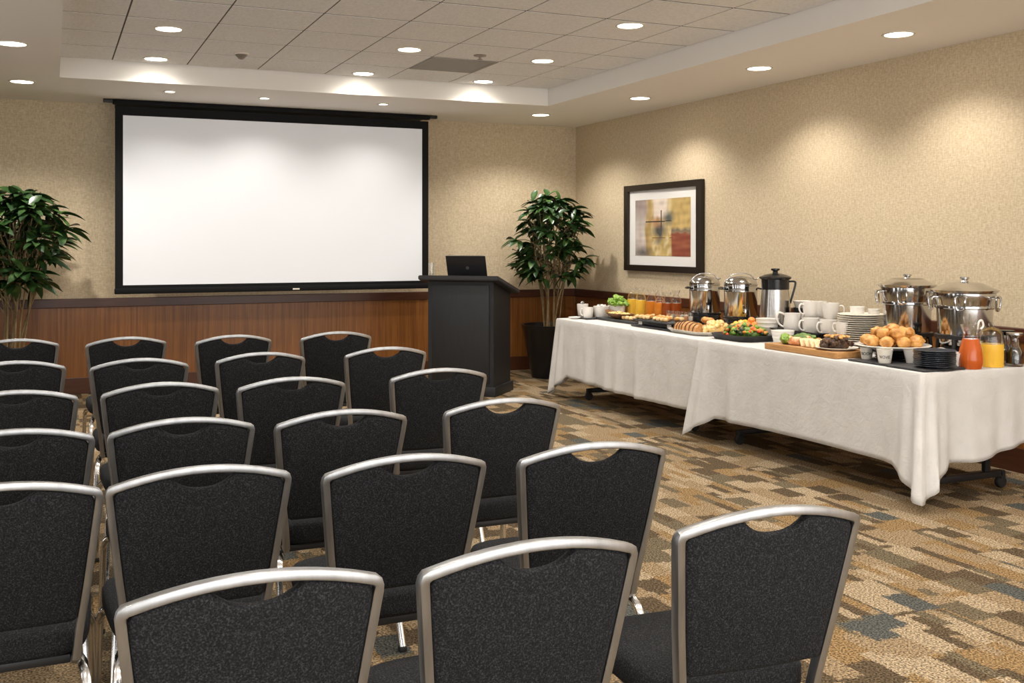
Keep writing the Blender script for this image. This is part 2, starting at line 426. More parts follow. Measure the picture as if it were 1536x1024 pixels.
for (px, py), lb in tray:
    p = at(px, py, ZT); cove = TY1-p.y < .45; downlight(p, .092, lb, WT*(.42 if cove else 1), 160 if cove else 150, 1 if cove else .8)
soff = [((18, 65), 'nearer downlight in the plain ceiling at the far left edge'),
        ((33, 122), 'downlight in the plain ceiling above the left potted plant'),
        ((811, 172), 'downlight in the plain ceiling just right of the screen'),
        ((960, 147), 'downlight in the right soffit, farthest of the three beside the wall'),
        ((1139, 102), 'downlight in the right soffit, middle of the three beside the wall'),
        ((1348, 51), 'downlight in the right soffit, nearest of the three beside the wall')]
SP = []
for (px, py), lb in soff:
    p = at(px, py, ZS); downlight(p, .092, lb, WS*(1.6 if px < 900 else 1), 136 if px < 900 else 132, .6)
small = [((255, 137), 'small downlight over the left part of the screen top'), ((397, 147), 'small downlight over the middle of the screen top'),
         ((575, 156), 'small downlight over the right part of the screen top')]
for (px, py), lb in small:
    p = at(px, py, ZS); downlight(p, .045, lb, 20, 140, .7, tilt=(0, 0, 0))
# the same rows carry on over and behind the viewer
for i, y in enumerate((3.3, 1.2, -.9)):
    downlight(Vector((5.15, y, ZS)), .092, 'downlight in the right soffit beyond the picture edge', WS, 132, .75)
for y in (4.6, 2.6, .6, -1.4):
    for x in (.85, 2.35, 3.85):
        downlight(Vector((x, y, ZT)), .092, 'downlight in the tiles over the chairs, above the picture', WT, 150, .8)
for y in (6.0, 3.5, 1.0):
    downlight(Vector((-1.0, y, ZS)), .092, 'downlight in the left soffit, outside the picture', WS, 132, .75)

p = at(362, 80, ZT)
t = thing('smoke_detector', 'small round grey detector on the tiles above the screen', 'smoke detector', p)
mesh_obj('mounting_plate', lathe([(0, 0), (.062, 0), (.062, -.012), (0, -.012)], 28), M['trimring'], t)
mesh_obj('sensor_housing', lathe([(0, -.012), (.05, -.012), (.046, -.02), (.026, -.042), (.012, -.05), (0, -.05)], 28), M['metal_grey'], t)
p = at(720, 83, ZT)
t = thing('fire_sprinkler', 'small metal sprinkler head on the tiles behind the air vent', 'sprinkler', p)
mesh_obj('escutcheon', lathe([(0, 0), (.055, 0), (.05, -.008), (0, -.01)], 28), M['metal_grey'], t)
mesh_obj('deflector', lathe([(0, -.01), (.009, -.01), (.009, -.03), (.022, -.033), (.022, -.036), (0, -.036)], 20), M['metal_grey'], t)
# air return in one tile
x0, x1 = xs[4]+g, xs[5]-g; p = at(662, 98, ZT)
jy = min(range(len(ys)-1), key=lambda j: abs((ys[j]+ys[j+1])/2-p.y)); y1, y0 = ys[jy]-g, ys[jy+1]+g
ix = min(range(len(xs)-1), key=lambda j: abs((xs[j]+xs[j+1])/2-p.x)); x0, x1 = xs[ix]+g, xs[ix+1]-g
t = thing('air_vent', 'square grey air return grille set in one ceiling tile', 'air vent', ((x0+x1)/2, (y0+y1)/2, ZT))
w, d = (x1-x0)/2, (y1-y0)/2
bm = bmesh.new(); box(bm, -w, w, -d, -d+.03, -.006, 0); box(bm, -w, w, d-.03, d, -.006, 0); box(bm, -w, -w+.03, -d+.03, d-.03, -.006, 0); box(bm, w-.03, w, -d+.03, d-.03, -.006, 0)
mesh_obj('frame', bm, M['grille'], t, smooth=0)
bm = bmesh.new()
k = -d+.04
while k < d-.035: box(bm, -w+.03, w-.03, k, k+.004, -.004, 0); k += .016
mesh_obj('grille', bm, M['grille'], t, smooth=0)

# ------------------------------------------------------------------ projection screen
SX0, SX1, SY, SZ0 = .56, 3.745, 10.70, .995
cx = (SX0+SX1)/2; hw = (SX1-SX0)/2; hh = ZS-.035
t = thing('projection_screen', 'large white pull-down projection screen with black border on the front wall', 'projection screen', (cx, SY, 0))
mesh_obj('casing', B(-hw-.02, hw+.02, -.012, .06, ZS-.05, ZS-.002, bev=.008), M['screen_black'], t)
bm = bmesh.new(); b_ = .072; top = ZS-.07
box(bm, -hw, -hw+b_, -.004, .001, SZ0+.05, top); box(bm, hw-b_, hw, -.004, .001, SZ0+.05, top); box(bm, -hw+b_, hw-b_, -.004, .001, top-.085, top); box(bm, -hw+b_, hw-b_, -.004, .001, SZ0+.05, SZ0+.085)
mesh_obj('black_border', bm, M['screen_black'], t, smooth=0)
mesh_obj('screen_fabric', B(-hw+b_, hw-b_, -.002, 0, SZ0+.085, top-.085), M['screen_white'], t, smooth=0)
bb = mesh_obj('bottom_bar', B(-hw-.005, hw+.005, -.02, .018, SZ0, SZ0+.055, bev=.008), M['screen_black'], t)
q = mesh_obj('pull_tag', B(-.035+.15, .035+.15, -.026, -.02, SZ0+.012, SZ0+.028, bev=.002), M['trimring'], bb); q['label'] = 'pale pull tag'
for s in (-1, 1):
    mesh_obj('end_bracket', B(s*(hw+.06)-.045, s*(hw+.06)+.045, .0, .055, ZS-.035, ZS-.001, bev=.004), M['black_metal'], t)
mesh_obj('wall_mount', B(-hw+.02, hw-.02, .06, YF-SY, ZS-.04, ZS-.01), M['screen_black'], t, smooth=0)

# ------------------------------------------------------------------ picture on the right wall
ya, yb = alongx(941, XR), alongx(1057, XR)
z1 = 1.5-(279.5-HY)/scale_at(XR, ya); z0 = 1.5-(405-HY)/scale_at(XR, ya)
yc, zc, pw, ph = (ya+yb)/2, (z0+z1)/2, abs(ya-yb)/2, (z1-z0)/2
t = thing('framed_picture', 'dark framed abstract painting in earthy colours on the right wall', 'picture', (XR, yc, zc))
fw = .085
bm = bmesh.new()
box(bm, -.045, 0, -pw, -pw+fw, -ph, ph); box(bm, -.045, 0, pw-fw, pw, -ph, ph); box(bm, -.045, 0, -pw+fw, pw-fw, ph-fw*.75, ph); box(bm, -.045, 0, -pw+fw, pw-fw, -ph, -ph+fw*.75)
mesh_obj('frame', bm, M['frame'], t, smooth=0)
mesh_obj('mat_board', B(-.02, -.003, -pw+fw, pw-fw, -ph+fw*.75, ph-fw*.75), M['matboard'], t, smooth=0)
def art(u, v):   # u left to right as seen, v up
    n1 = noise.noise(Vector((u*7, v*3, 1))); n2 = noise.noise(Vector((u*16, v*7, 5))); n3 = noise.noise(Vector((u*3, v*14, 9)))
    uu = u+.035*n1; vv = v+.04*n2
    def mixc(a, b, k):
        k = max(0, min(1, k)); return tuple(a[i]*(1-k)+b[i]*k for i in range(3))
    def sm(x, a, b):
        x = max(0, min(1, (x-a)/(b-a))); return x*x*(3-2*x)
    c = mixc((.50, .36, .13), (.62, .50, .28), sm(n2+v*.6, -.1, .5))
    c = mixc(c, mixc((.30, .24, .22), (.55, .48, .43), 1-abs(vv-.38)*1.9), 1-sm(uu, .19, .22))
    c = mixc(c, (.36, .24, .09), (sm(uu, .19, .22)-sm(uu, .27, .36))*.8)
    c = mixc(c, (.70, .60, .51), (sm(uu, .33, .36)-sm(uu, .57, .61))*sm(vv, .58, .72))
    c = mixc(c, (.47, .32, .10), sm(uu, .60, .70)*sm(vv, .4, .5)*.8)
    c = mixc(c, mixc((.24, .055, .03), (.30, .10, .05), n3+.4), sm(uu, .655, .69)*(1-sm(vv, .37, .47)))
    if uu > .68: c = mixc(c, (.16, .13, .10), 1-abs(vv-.44)/.07)
    c = mixc(c, (.09, .10, .09), (1-hypot((uu-.62)/.13, (vv-.66)/.16))*1.3)
    c = mixc(c, (.07, .075, .07), (1-hypot((uu-.46)/.15, (vv-.42)/.24))*1.5+n2*.5)
    c = mixc(c, (.40, .18, .08), (1-hypot((uu-.40)/.16, (vv-.60)/.12))*.9)
    c = mixc(c, (.45, .42, .38), (1-hypot((uu-.08)/.2, (vv-.6)/.12))*.6)
    if abs(v-.61+.02*n1) < .008 and .2 < u < .68: c = (.04, .03, .025)
    if abs(u-.49) < .006 and .5 < v < .8: c = (.05, .03, .03)
    if abs(v-.32) < .006 and (.33 < u < .56 or .64 < u < .7): c = (.12, .03, .02)
    c = mixc(c, (.10, .10, .09), (1-hypot((uu-.15)/.22, (vv-.06)/.12))*.9)
    k = 1+.25*n3+.15*n2
    return tuple(max(.01, x*k) for x in c)
aw, ah = pw-fw-.125, ph-fw*.75-.10
bm = bmesh.new(); cl = bm.loops.layers.color.new('paint'); nu, nv = 110, 96
gv = [[bm.verts.new((-.0225, aw-2*aw*i/nu, -ah+2*ah*j/nv)) for j in range(nv+1)] for i in range(nu+1)]
for i in range(nu):
    for j in range(nv):
        f = bm.faces.new((gv[i][j], gv[i+1][j], gv[i+1][j+1], gv[i][j+1])); c = art((i+.5)/nu, (j+.5)/nv)
        c = tuple(min(1, 1.055*x**(1/2.4)-.055) for x in c)
        for l in f.loops: l[cl] = (*c, 1)
m, nt, b = new_mat('painted_canvas'); a = N(nt, 'ShaderNodeVertexColor'); a.layer_name = 'paint'
nt.links.new(a.outputs['Color'], b.inputs['Base Color']); b.inputs['Roughness'].default_value = .55
mesh_obj('painting', bm, m, t, smooth=0, recalc=False)

# ------------------------------------------------------------------ banquet chair
def chair_parts():
    t = thing('banquet_chair', '', 'chair')
    wt, wb, zb, zc_, zp = .231, .185, .44, .845, .892   # half widths, levels
    lean = lambda z: -.225-(z-.45)*.225
    bow = lambda u: -.018*(1-(u/.24)**2)
    pts = []
    left = []
    left.append((-wb+.005, .40)); left.append((-wb-.001, .47)); left.append((-wb-.022, .62)); left.append((-wt+.005, .78)); left.append((-wt-.001, zc_-.012))
    arc = [(-wt, zc_-.002), (-wt+.004, zc_+.006), (-wt+.012, zc_+.010)]
    top_n = 12
    for k in range(1, top_n):
        s = -1+2*k/top_n; u = s*(wt-.012); arc.append((u, zc_+.010+(zp-zc_-.010)*(1-s*s)))
    arc += [(wt-.012, zc_+.010), (wt-.004, zc_+.006), (wt, zc_-.002)]
    right = [(-u, z) for u, z in reversed(left)]
    prof = left+arc+right
    path = [(u, lean(z)+bow(u), z) for u, z in prof]
    # lower ends turn forward under the seat
    path = [(-wb+.012, -.10, .385), (-wb+.008, -.17, .385), (-wb+.006, -.202, .39)]+path+[(wb-.006, -.202, .39), (wb-.008, -.17, .385), (wb-.012, -.10, .385)]
    mesh_obj('back_frame', sweep(path, rrect(.020, .032, .003, 2), (0, 1, -.1)), M['satin'], t)
    # padded back with the hand hold scooped out of its top edge
    def halfw(z): return wb+.0+(wt-wb)*min(1, max(0, (z-.45)/.36))-.010
    out = []
    zbp = .505
    for k in range(9): s = -1+2*k/8; out.append((s*(halfw(zbp)-.012), zbp))
    for z in (zbp+.01, .56, .62, .68, .74, .79, .832): out.append((halfw(z), z))
    def topz(u): s = u/(wt-.012); return zc_+.010+(zp-zc_-.010)*(1-s*s)-.0085
    for u in (.212, .18, .15, .12, .094): out.append((u, topz(u)-.001))
    sw, sd = .084, .040
    for k in range(11):
        s = 1-2*k/10; dz = sd*(1-abs(s)**2.4); out.append((s*sw, topz(s*sw)-.003-dz))
    for u in (.094, .12, .15, .18, .212): out.append((-u, topz(u)-.001))
    for z in (.832, .79, .74, .68, .62, .56, zbp+.01): out.append((-halfw(z), z))
    # clean ordering and offset rings
    n = len(out); V = [Vector(p) for p in out]
    nor = []
    for i in range(n):
        a = (V[i]-V[i-1]); b_ = (V[(i+1) % n]-V[i])
        a = a.normalized() if a.length else a; b_ = b_.normalized() if b_.length else b_
        tt = (a+b_); tt = tt.normalized() if tt.length else a
        nor.append(Vector((-tt.y, tt.x)))
    bm = bmesh.new(); rings = []
    for off, y in ((.016, .019), (.006, .017), (0, .008), (0, -.008), (.006, -.015), (.016, -.018)):
        r = []
        for i in range(n):
            p = V[i]+nor[i]*off
            r.append(bm.verts.new((p.x, lean(p.y)+bow(p.x)+y, p.y)))
        rings.append(r)
    for r0, r1 in zip(rings, rings[1:]):
        for i in range(n):
            j = (i+1) % n; bm.faces.new((r0[i], r0[j], r1[j], r1[i]))
    f0 = bm.faces.new(rings[0]); f1 = bm.faces.new(rings[-1])
    bmesh.ops.triangulate(bm, faces=[f0, f1])
    mesh_obj('backrest', bm, M['fabric'], t, smooth=50)
    # seat pad
    bm = bmesh.new(); rings = []
    def ol(k, off):
        a = 2*pi*k/48; e = .42
        ca, sa = cos(a), sin(a)
        x = abs(ca)**e*(1 if ca > 0 else -1); y = abs(sa)**e*(1 if sa > 0 else -1)
        hw_ = (.222+.012*y)-off
        return x*hw_, .02+y*(.232-off)
    for off, z in ((.03, .396), (.006, .40), (0, .415), (0, .452), (.006, .464), (.022, .472), (.06, .477), (.13, .480)):
        rings.append([bm.verts.new((*ol(k, off), z)) for k in range(48)])
    for r0, r1 in zip(rings, rings[1:]):
        for i in range(48): bm.faces.new((r0[i], r0[(i+1) % 48], r1[(i+1) % 48], r1[i]))
    bm.faces.new(rings[0]); bm.faces.new(rings[-1])
    mesh_obj('seat', bm, M['fabric'], t, smooth=60)
    bm = bmesh.new()
    box(bm, -.19, -.166, -.2, .22, .372, .396, bev=.004); box(bm, .166, .19, -.2, .22, .372, .396, bev=.004)
    box(bm, -.166, .166, .18, .204, .372, .396, bev=.004); box(bm, -.166, .166, -.19, -.166, .372, .396, bev=.004)
    mesh_obj('seat_frame', bm, M['black_metal'], t)
    for s in (-1, 1):
        fp = smooth_path([(s*.185, .15, .380), (s*.212, .178, .380), (s*.228, .20, .355), (s*.232, .215, .30), (s*.238, .245, .012)], 4)
        l = mesh_obj('leg', sweep(fp, rrect(.024, .022, .005, 2), (0, 1, .2)), M['chrome_leg'], t)
        mesh_obj('foot_cap', B(s*.238-.014, s*.238+.014, .232, .260, 0, .02, bev=.004), M['rubber'], l)
        rp = smooth_path([(s*.180, -.13, .375), (s*.196, -.185, .365), (s*.205, -.225, .33), (s*.212, -.262, .22), (s*.222, -.335, .012)], 4)
        l = mesh_obj('leg', sweep(rp, rrect(.024, .022, .005, 2), (0, 1, .2)), M['chrome_leg'], t)
        mesh_obj('foot_cap', B(s*.222-.014, s*.222+.014, -.349, -.321, 0, .02, bev=.004), M['rubber'], l)
    return t
proto = chair_parts()
ordn = {1: 'nearest row', 2: 'second row from the viewer', 3: 'third row from the viewer', 4: 'third row from the front', 5: 'second row from the front', 6: 'front row'}
colw = {'C': 'rightmost seat', 'B': 'second from the right', 'A': 'third from the right', 'Z': 'at the left edge'}
chairs = [('C', 1, 1160, 759), ('C', 2, 893, 663), ('C', 3, 757, 597), ('C', 4, 660, 552), ('C', 5, 580, 520), ('C', 6, 505, 497),
          ('B', 1, 803, 809), ('B', 2, 612, 681), ('B', 3, 515, 614), ('B', 4, 439, 565), ('B', 5, 392, 528), ('B', 6, 351, 502),
          ('A', 1, 385, 856), ('A', 2, 303, 698), ('A', 3, 275, 626), ('A', 4, 242, 573), ('A', 5, 210, 537), ('A', 6, 190, 505),
          ('Z', 2, -1, 724), ('Z', 3, 21, 643), ('Z', 4, 21, 585), ('Z', 5, 21, 541), ('Z', 6, 25, 508)]
jit = {('C', 1): -4, ('C', 2): -3, ('B', 1): 0, ('A', 2): .5, ('A', 1): -1, ('C', 4): -1, ('B', 3): 1, ('A', 5): -2}
for i, (c, r, px, py) in enumerate(chairs):
    o = proto if i == 0 else copy_tree(proto)
    p = at(px, py, .90); rz = radians(jit.get((c, r), 0))
    p = p+Matrix.Rotation(rz, 3, 'Z') @ Vector((0, .333, 0))
    o.location = (p.x, p.y, 0); o.rotation_euler = (0, 0, rz)
    o['label'] = 'charcoal chair with silver frame, %s in the %s' % (colw[c], ordn[r]); o['category'] = 'chair'
    o['group'] = 'banquet chairs in rows facing the screen'

# ------------------------------------------------------------------ podium
RP = -radians(42.5)
R_ = Matrix.Rotation(RP, 3, 'Z')
PWd, PDp = .345, .25
corner = at(743, 596, 0)
pc = corner-R_ @ Vector((PWd+.025, -PDp-.025, 0))
pod = thing('podium', 'tall black podium with a slanted top carrying a laptop', 'podium', (pc.x, pc.y, 0), RP)
zf, zbk = 1.155, 1.035
mesh_obj('body', prism([(-PDp, .09), (PDp, .09), (PDp, zbk-.045), (-PDp, zf-.045)], -PWd, PWd, 'yz', bev=.004), M['podium'], pod)
mesh_obj('plinth', B(-PWd-.025, PWd+.025, -PDp-.025, PDp+.025, 0, .095, bev=.006), M['podium'], pod)
mesh_obj('front_panel', B(-PWd+.045, PWd-.045, -PDp-.012, -PDp, .13, zf-.075, bev=.004), M['podium'], pod)
sl = (zbk-zf)/(2*PDp)
ov = .075
def pz(y): return zf+sl*(y+PDp)
mesh_obj('top', prism([(-PDp-ov, pz(-PDp-ov)-.045), (PDp+ov, pz(PDp+ov)-.045), (PDp+ov, pz(PDp+ov)), (-PDp-ov, pz(-PDp-ov))], -PWd-ov, PWd+ov, 'yz', bev=.008), M['podium_top'], pod)
# laptop: rests on the slanted top, lid towards the room
lp = R_ @ Vector((.02, -.10, pz(-.10)+.001))
lt = thing('laptop', 'open black laptop seen from behind its lid on the podium top', 'laptop', (pc.x+lp.x, pc.y+lp.y, lp.z), RP+radians(3))
ang = math.atan(sl)
base = mesh_obj('keyboard_base', B(-.205, .205, 0, .255, 0, .014, bev=.004), M['laptop'], lt); base.rotation_euler = (ang, 0, 0)
lid = mesh_obj('screen_lid', B(-.205, .205, -.008, 0, .0, .245, bev=.003), M['laptop'], lt); lid.location = (0, .003, .012); lid.rotation_euler = (radians(20), 0, 0)
e = mesh_obj('lid_edge', B(-.202, .202, -.0075, .001, .245, .2495, bev=.001), M['laptop_edge'], lid); e['label'] = 'bright silver top edge of the lid'
lg = mesh_obj('emblem', lathe([(0, 0), (.017, 0), (.017, .001), (0, .001)], 24), M['logo'], lid); lg.location = (.01, -.008, .12); lg.rotation_euler = (pi/2, 0, 0); lg['label'] = 'small round grey emblem'
# glass
gp = R_ @ Vector((-.345, -.16, pz(-.16)+.004))
g_ = thing('drinking_glass', 'clear empty drinking glass at the left end of the podium top', 'glass', (pc.x+gp.x, pc.y+gp.y, gp.z), 0)
mesh_obj('glass_body', lathe([(0, 0), (.026, 0), (.030, .155), (.028, .155), (.0245, .012), (0, .012)], 28), M['glass'], g_)
mesh_obj('water', lathe([(0, .0125), (.0243, .0125), (.0255, .05), (0, .05)], 28), M['glass'], g_)

# ------------------------------------------------------------------ potted plants
def leaf(bm, base, d, L, w, roll):
    d = d.normalized(); side = d.cross(Vector((0, 0, 1)))
    if side.length < .1: side = Vector((1, 0, 0))
    side.normalize(); side = Matrix.Rotation(roll, 3, d) @ side; up = side.cross(d).normalized()
    n = 5; prev = None
    for k in range(n+1):
        s = k/n; wd = w*(sin(pi*min(1, s*.93+.07))**.8)*(1 if s < .98 else .05)
        c = base+d*L*s-Vector((0, 0, 1))*L*.30*s*s
        row = [bm.verts.new(c+side*wd+up*wd*.35), bm.verts.new(c), bm.verts.new(c-side*wd+up*wd*.35)]
        if prev:
            for a in range(2): bm.faces.new((prev[a], prev[a+1], row[a+1], row[a]))
        prev = row
def plant(loc, label, pot_top, pot_r, ztop, rad, seed, lopside=0):
    rnd = random.Random(seed)
    t = thing('potted_plant', label, 'plant', (*loc, 0), 0)
    pr = pot_r
    pt = mesh_obj('pot', lathe([(0, 0), (pr*.66, 0), (pr*.68, .02), (pr*.97, pot_top-.05), (pr, pot_top-.04), (pr*1.03, pot_top), (pr*.95, pot_top), (pr*.9, pot_top-.07), (pr*.6, pot_top-.3), (0, pot_top-.3)], 40), M['pot'], t)
    mesh_obj('soil', lathe([(0, pot_top-.03), (pr*.5, pot_top-.035), (pr*.885, pot_top-.06), (pr*.8, pot_top-.12), (0, pot_top-.12)], 30), M['soil'], t)
    bl = bmesh.new()
    ns = 11
    zmin = .98
    for k in range(ns):
        a = 2*pi*k/ns+rnd.uniform(-.3, .3); r0 = rnd.uniform(.03, .14); r1 = rnd.uniform(.08, .26)*rad/.5
        zt_ = rnd.uniform(.66, .9)*(ztop-.2)
        p0 = Vector((r0*cos(a), r0*sin(a), pot_top-.08)); p1 = Vector((r1*cos(a)+lopside*.1, r1*sin(a), zt_))
        mid = p0.lerp(p1, .5)+Vector((rnd.uniform(-.02, .02), rnd.uniform(-.02, .02), 0)); mid.x -= (p1.x-p0.x)*.15; mid.y -= (p1.y-p0.y)*.15
        path = smooth_path([p0, mid, p1], 6)
        bs = sweep(path, circ(rnd.uniform(.008, .012), 8), (0, 1, 0), scales=[1-.35*i/(len(path)-1)+(.16 if i % 3 == 0 else 0) for i in range(len(path))])
        st = mesh_obj('stem', bs, M['cane'], t)
        bb2 = bmesh.new()
        nb = 8
        for q in range(nb):
            s = .50+.5*q/(nb-1); o0 = path[min(len(path)-1, int(s*(len(path)-1)))]
            ba = a+rnd.uniform(-1.5, 1.5); hz = o0.z
            # a rounded crown: reach limited by height
            cz = (ztop+zmin)/2-.04; tz = rnd.uniform(zmin+.12, ztop-.08) if q < nb-1 else ztop-rnd.uniform(.06, .25)
            e = max(.15, 1-((tz-cz)/((ztop-zmin)/2))**2)**.5
            rr = rad*e*rnd.uniform(.3, .82)
            tip = Vector((rr*cos(ba)+lopside*rr*.25, rr*sin(ba), tz))
            if tip.z < o0.z-.1: o0 = path[int(len(path)*.55)]
            md = o0.lerp(tip, .5)+Vector((0, 0, .06))
            sweep(smooth_path([o0, md, tip], 4), circ(.0045, 5), (0, .3, 1), bm=bb2)
            outd = Vector((cos(ba), sin(ba), rnd.uniform(.0, .5)))
            for w in range(7):
                wa = 2*pi*w/7+rnd.uniform(-.3, .3)
                d = Vector((cos(wa), sin(wa), rnd.uniform(-.65, .45)))+outd*.8
                leaf(bl, tip-outd*.01*w, d, rnd.uniform(.13, .2)*rad/.5, rnd.uniform(.026, .038)*rad/.5, rnd.uniform(-.5, .5))
        mesh_obj('branch', bb2, M['cane'], st)
    f = mesh_obj('foliage', bl, M['leaf'], t, smooth=70, recalc=False)
    return t
plant((5.08, 10.40), 'leafy green plant in a black pot in the corner behind the podium', .585, .325, 2.06, .54, 11)
plant((alongy(12, 10.45), 10.45), 'leafy green plant left of the screen at the left edge', .50, .27, 2.02, .66, 5, .25)

# ------------------------------------------------------------------ buffet tables
TXF, TXB, TZ = 4.47, 5.38, .757                    # front and back edge, height of the boards
NEAR = (4.40, 6.60); FAR = (6.603, 9.03)
def folding_table(y0, y1, label, legs):
    t = thing('folding_table', label, 'table', (0, 0, 0))
    mesh_obj('tabletop', B(TXF+.006, TXB-.006, y0+.006, y1-.006, TZ-.03, TZ-.002, bev=.004), M['tabletop'], t)
    for ly in legs:
        bm = bmesh.new()
        box(bm, 4.66, 5.30, ly-.022, ly+.022, .07, .11, bev=.008)
        box(bm, 4.74, 5.26, ly-.02, ly+.02, TZ-.075, TZ-.03, bev=.005)
        for x in (4.82, 5.18): box(bm, x-.022, x+.022, ly-.016, ly+.016, .11, TZ-.07, bev=.005)
        f = mesh_obj('leg_frame', bm, M['black_metal'], t)
        for x in (4.66, 5.30):
            bm = lathe([(0, -.016), (.034, -.016), (.038, -.010), (.038, .010), (.034, .016), (0, .016)], 20)
            bmesh.ops.rotate(bm, verts=bm.verts, matrix=Matrix.Rotation(pi/2, 3, 'X'))
            box(bm, -.02, .02, -.022, .022, .02, .07, bev=.004)
            mesh_obj('caster', bm, M['rubber'], f, (x, ly, .038))
    return t
folding_table(*NEAR, 'black legged folding table under the nearer half of the buffet', (4.60, 6.36))
folding_table(*FAR, 'black legged folding table under the far half of the buffet', (6.95, 8.72))

def cloth(label, y0, y1, seed, parts, tips, lift=.003):
    # a sheet laid over the board; each stretch of its edge hangs down in folds
    rnd = random.Random(seed); bm = bmesh.new(); z = TZ+lift
    x0, x1 = TXF-lift-.001, TXB+.004
    per = []        # (point, normal, dist to nearest tip, tip length)
    def seg(a, b, nrm, n):
        for k in range(n+1):
            s = k/n; per.append((a[0]+(b[0]-a[0])*s, a[1]+(b[1]-a[1])*s, nrm))
    def arc(c, a0, a1, n=8, r=.02):
        for k in range(1, n): a = a0+(a1-a0)*k/n; per.append((c[0]+r*cos(a), c[1]+r*sin(a), (cos(a), sin(a))))
    r = .02
    # starts on the back far side and runs: far end, front, near end, back
    if 'far' in parts:
        seg((x1-r, y1), (x0+r, y1), (0, 1), 50); arc((x0+r, y1-r), pi/2, pi, 10)
    else:
        arc((x0+r, y1-r), pi*.72, pi, 6)
    seg((x0, y1-r), (x0, y0+r), (-1, 0), 150)
    if 'near' in parts:
        arc((x0+r, y0+r), pi, 3*pi/2, 10); seg((x0+r, y0), (x1-r, y0), (0, -1), 56)
        arc((x1-r, y0+r), 3*pi/2, 2*pi, 6)
    L0 = {'far': .52, 'front': .555, 'near': .50}
    nd = 18; cols = []; arcl = 0; prev = None
    for (x, y, n) in per:
        if prev: arcl += hypot(x-prev[0], y-prev[1])
        prev = (x, y)
        L = .548+.012*sin(arcl*2.1+seed)
        if n[1] < -.9: L = .52-.10*max(0, (x-4.9)/.5)
        tipw = 0; tdir = None
        for (tx, ty, tl, tw, fl) in tips:
            s = hypot(x-tx, y-ty)
            k = max(0, 1-s/tw)
            if k > 0: L += (tl-L)*k; tipw = max(tipw, min(1, k*1.6)); tdir = (tx, ty, fl)
        colv = []
        ph = arcl*2*pi
        for j in range(nd+1):
            d = j/nd
            amp = d**.9
            fold = .009*sin(ph*1.9+seed)+.007*sin(ph*3.3+seed*2+1.3)+.005*sin(ph*5.7+.7*seed)
            fold *= .6+.6*sin(ph*.37+seed)
            ox = n[0]*(.003+.014*d+amp*fold*1.35); oy = n[1]*(.003+.014*d+amp*fold*1.35)
            if tdir:
                # flare outwards along the corner, with tight pleats
                fx, fy = (-.72, -.70) if tdir[1] < (y0+y1)/2 else (-.75, .66)
                pl = .018*sin(hypot(x-tdir[0], y-tdir[1])*2*pi/.105)*(1 if n[0] < -.7 else -1)
                fl = tdir[2]
                ox += (fx*fl*tipw*d+n[0]*pl*amp*tipw*1.5); oy += (fy*fl*tipw*d+n[1]*pl*amp*tipw*1.5)
            zz = z-L*d
            if d < .001: ox = oy = 0; zz = z
            if j == 1: zz = z-.012; ox = n[0]*.006; oy = n[1]*.006
            colv.append(bm.verts.new((x+ox, y+oy, max(zz, .006))))
        cols.append(colv)
    for a, b in zip(cols, cols[1:]):
        for j in range(nd): bm.faces.new((a[j], b[j], b[j+1], a[j+1]))
    # top sheet
    ring = [c[0] for c in cols]
    extra = []
    if 'far' not in parts: extra = [bm.verts.new((x1, y1, z))]
    if 'near' not in parts: ring = ring+[bm.verts.new((x0+.01, y0, z)), bm.verts.new((x1, y0, z))]
    f = bm.faces.new(ring+extra)
    bmesh.ops.triangulate(bm, faces=[f])
    o = mesh_obj('tablecloth', bm, M['linen'], smooth=60)
    so = o.modifiers.new('thickness', 'SOLIDIFY'); so.thickness = .0016; so.offset = 1
    tag(o, label, 'tablecloth')
    return o
cloth('white tablecloth over the far half of the buffet, beside the corner plant', FAR[0]-.05, FAR[1], 3, ('far',), [(TXF, FAR[1], .735, .24, .055)], .001)
cloth('white tablecloth over the nearer half of the buffet, under the plates and juices', NEAR[0], NEAR[1], 8, ('near',), [(TXF, NEAR[0], .715, .20, .11), (TXF, NEAR[1], .735, .22, .10)])

# ------------------------------------------------------------------ buffet crockery, drinks and food
TT = TZ+.006                                # upper face of the cloth
def tp(px, x): return alongx(px, x)
def lev(py, x, y): return EYE-(py-HY)/scale_at(x, y)     # level of something seen at row py
def one(name, bm, mat, label, cat, loc, rz=0, group=None, smooth=40):
    o = mesh_obj(name, bm, mat, None, loc, smooth); o.rotation_euler = (0, 0, rz)
    return tag(o, label, cat, group)

# --- mugs
def mug(label, loc, r, h, rz=0, mat='white_cer', group=None, cat='mug', name='mug'):
    t = thing(name, label, cat, loc, rz, group)
    mesh_obj('cup_body', lathe([(0, .002), (r*.78, 0), (r*.84, .006), (r*.98, h*.6), (r, h), (r*.93, h), (r*.90, h*.6), (r*.76, .012), (0, .010)], 30), M[mat], t)
    hp = smooth_path([(r*.93, 0, h*.80), (r*1.35, 0, h*.82), (r*1.55, 0, h*.55), (r*1.3, 0, h*.24), (r*.84, 0, h*.18)], 5)
    mesh_obj('handle', sweep(hp, circ(.0062, 8), (0, 1, 0)), M[mat], t)
    return t
def bowl(name, label, cat, loc, r, h, mat='white_cer', group=None, foot=.62, rings=False):
    prof = [(0, .003), (r*foot, 0), (r*(foot+.04), .006)]
    if rings: prof += [(r*.86, h*.45), (r*.885, h*.47), (r*.87, h*.5), (r*.93, h*.72), (r*.955, h*.74), (r*.94, h*.77)]
    prof += [(r*.97, h*.9), (r, h), (r*.95, h), (r*.90, h*.85), (r*(foot-.04), .012), (0, .010)]
    return one(name, lathe(prof, 36), M[mat], label, cat, loc, 0, group)
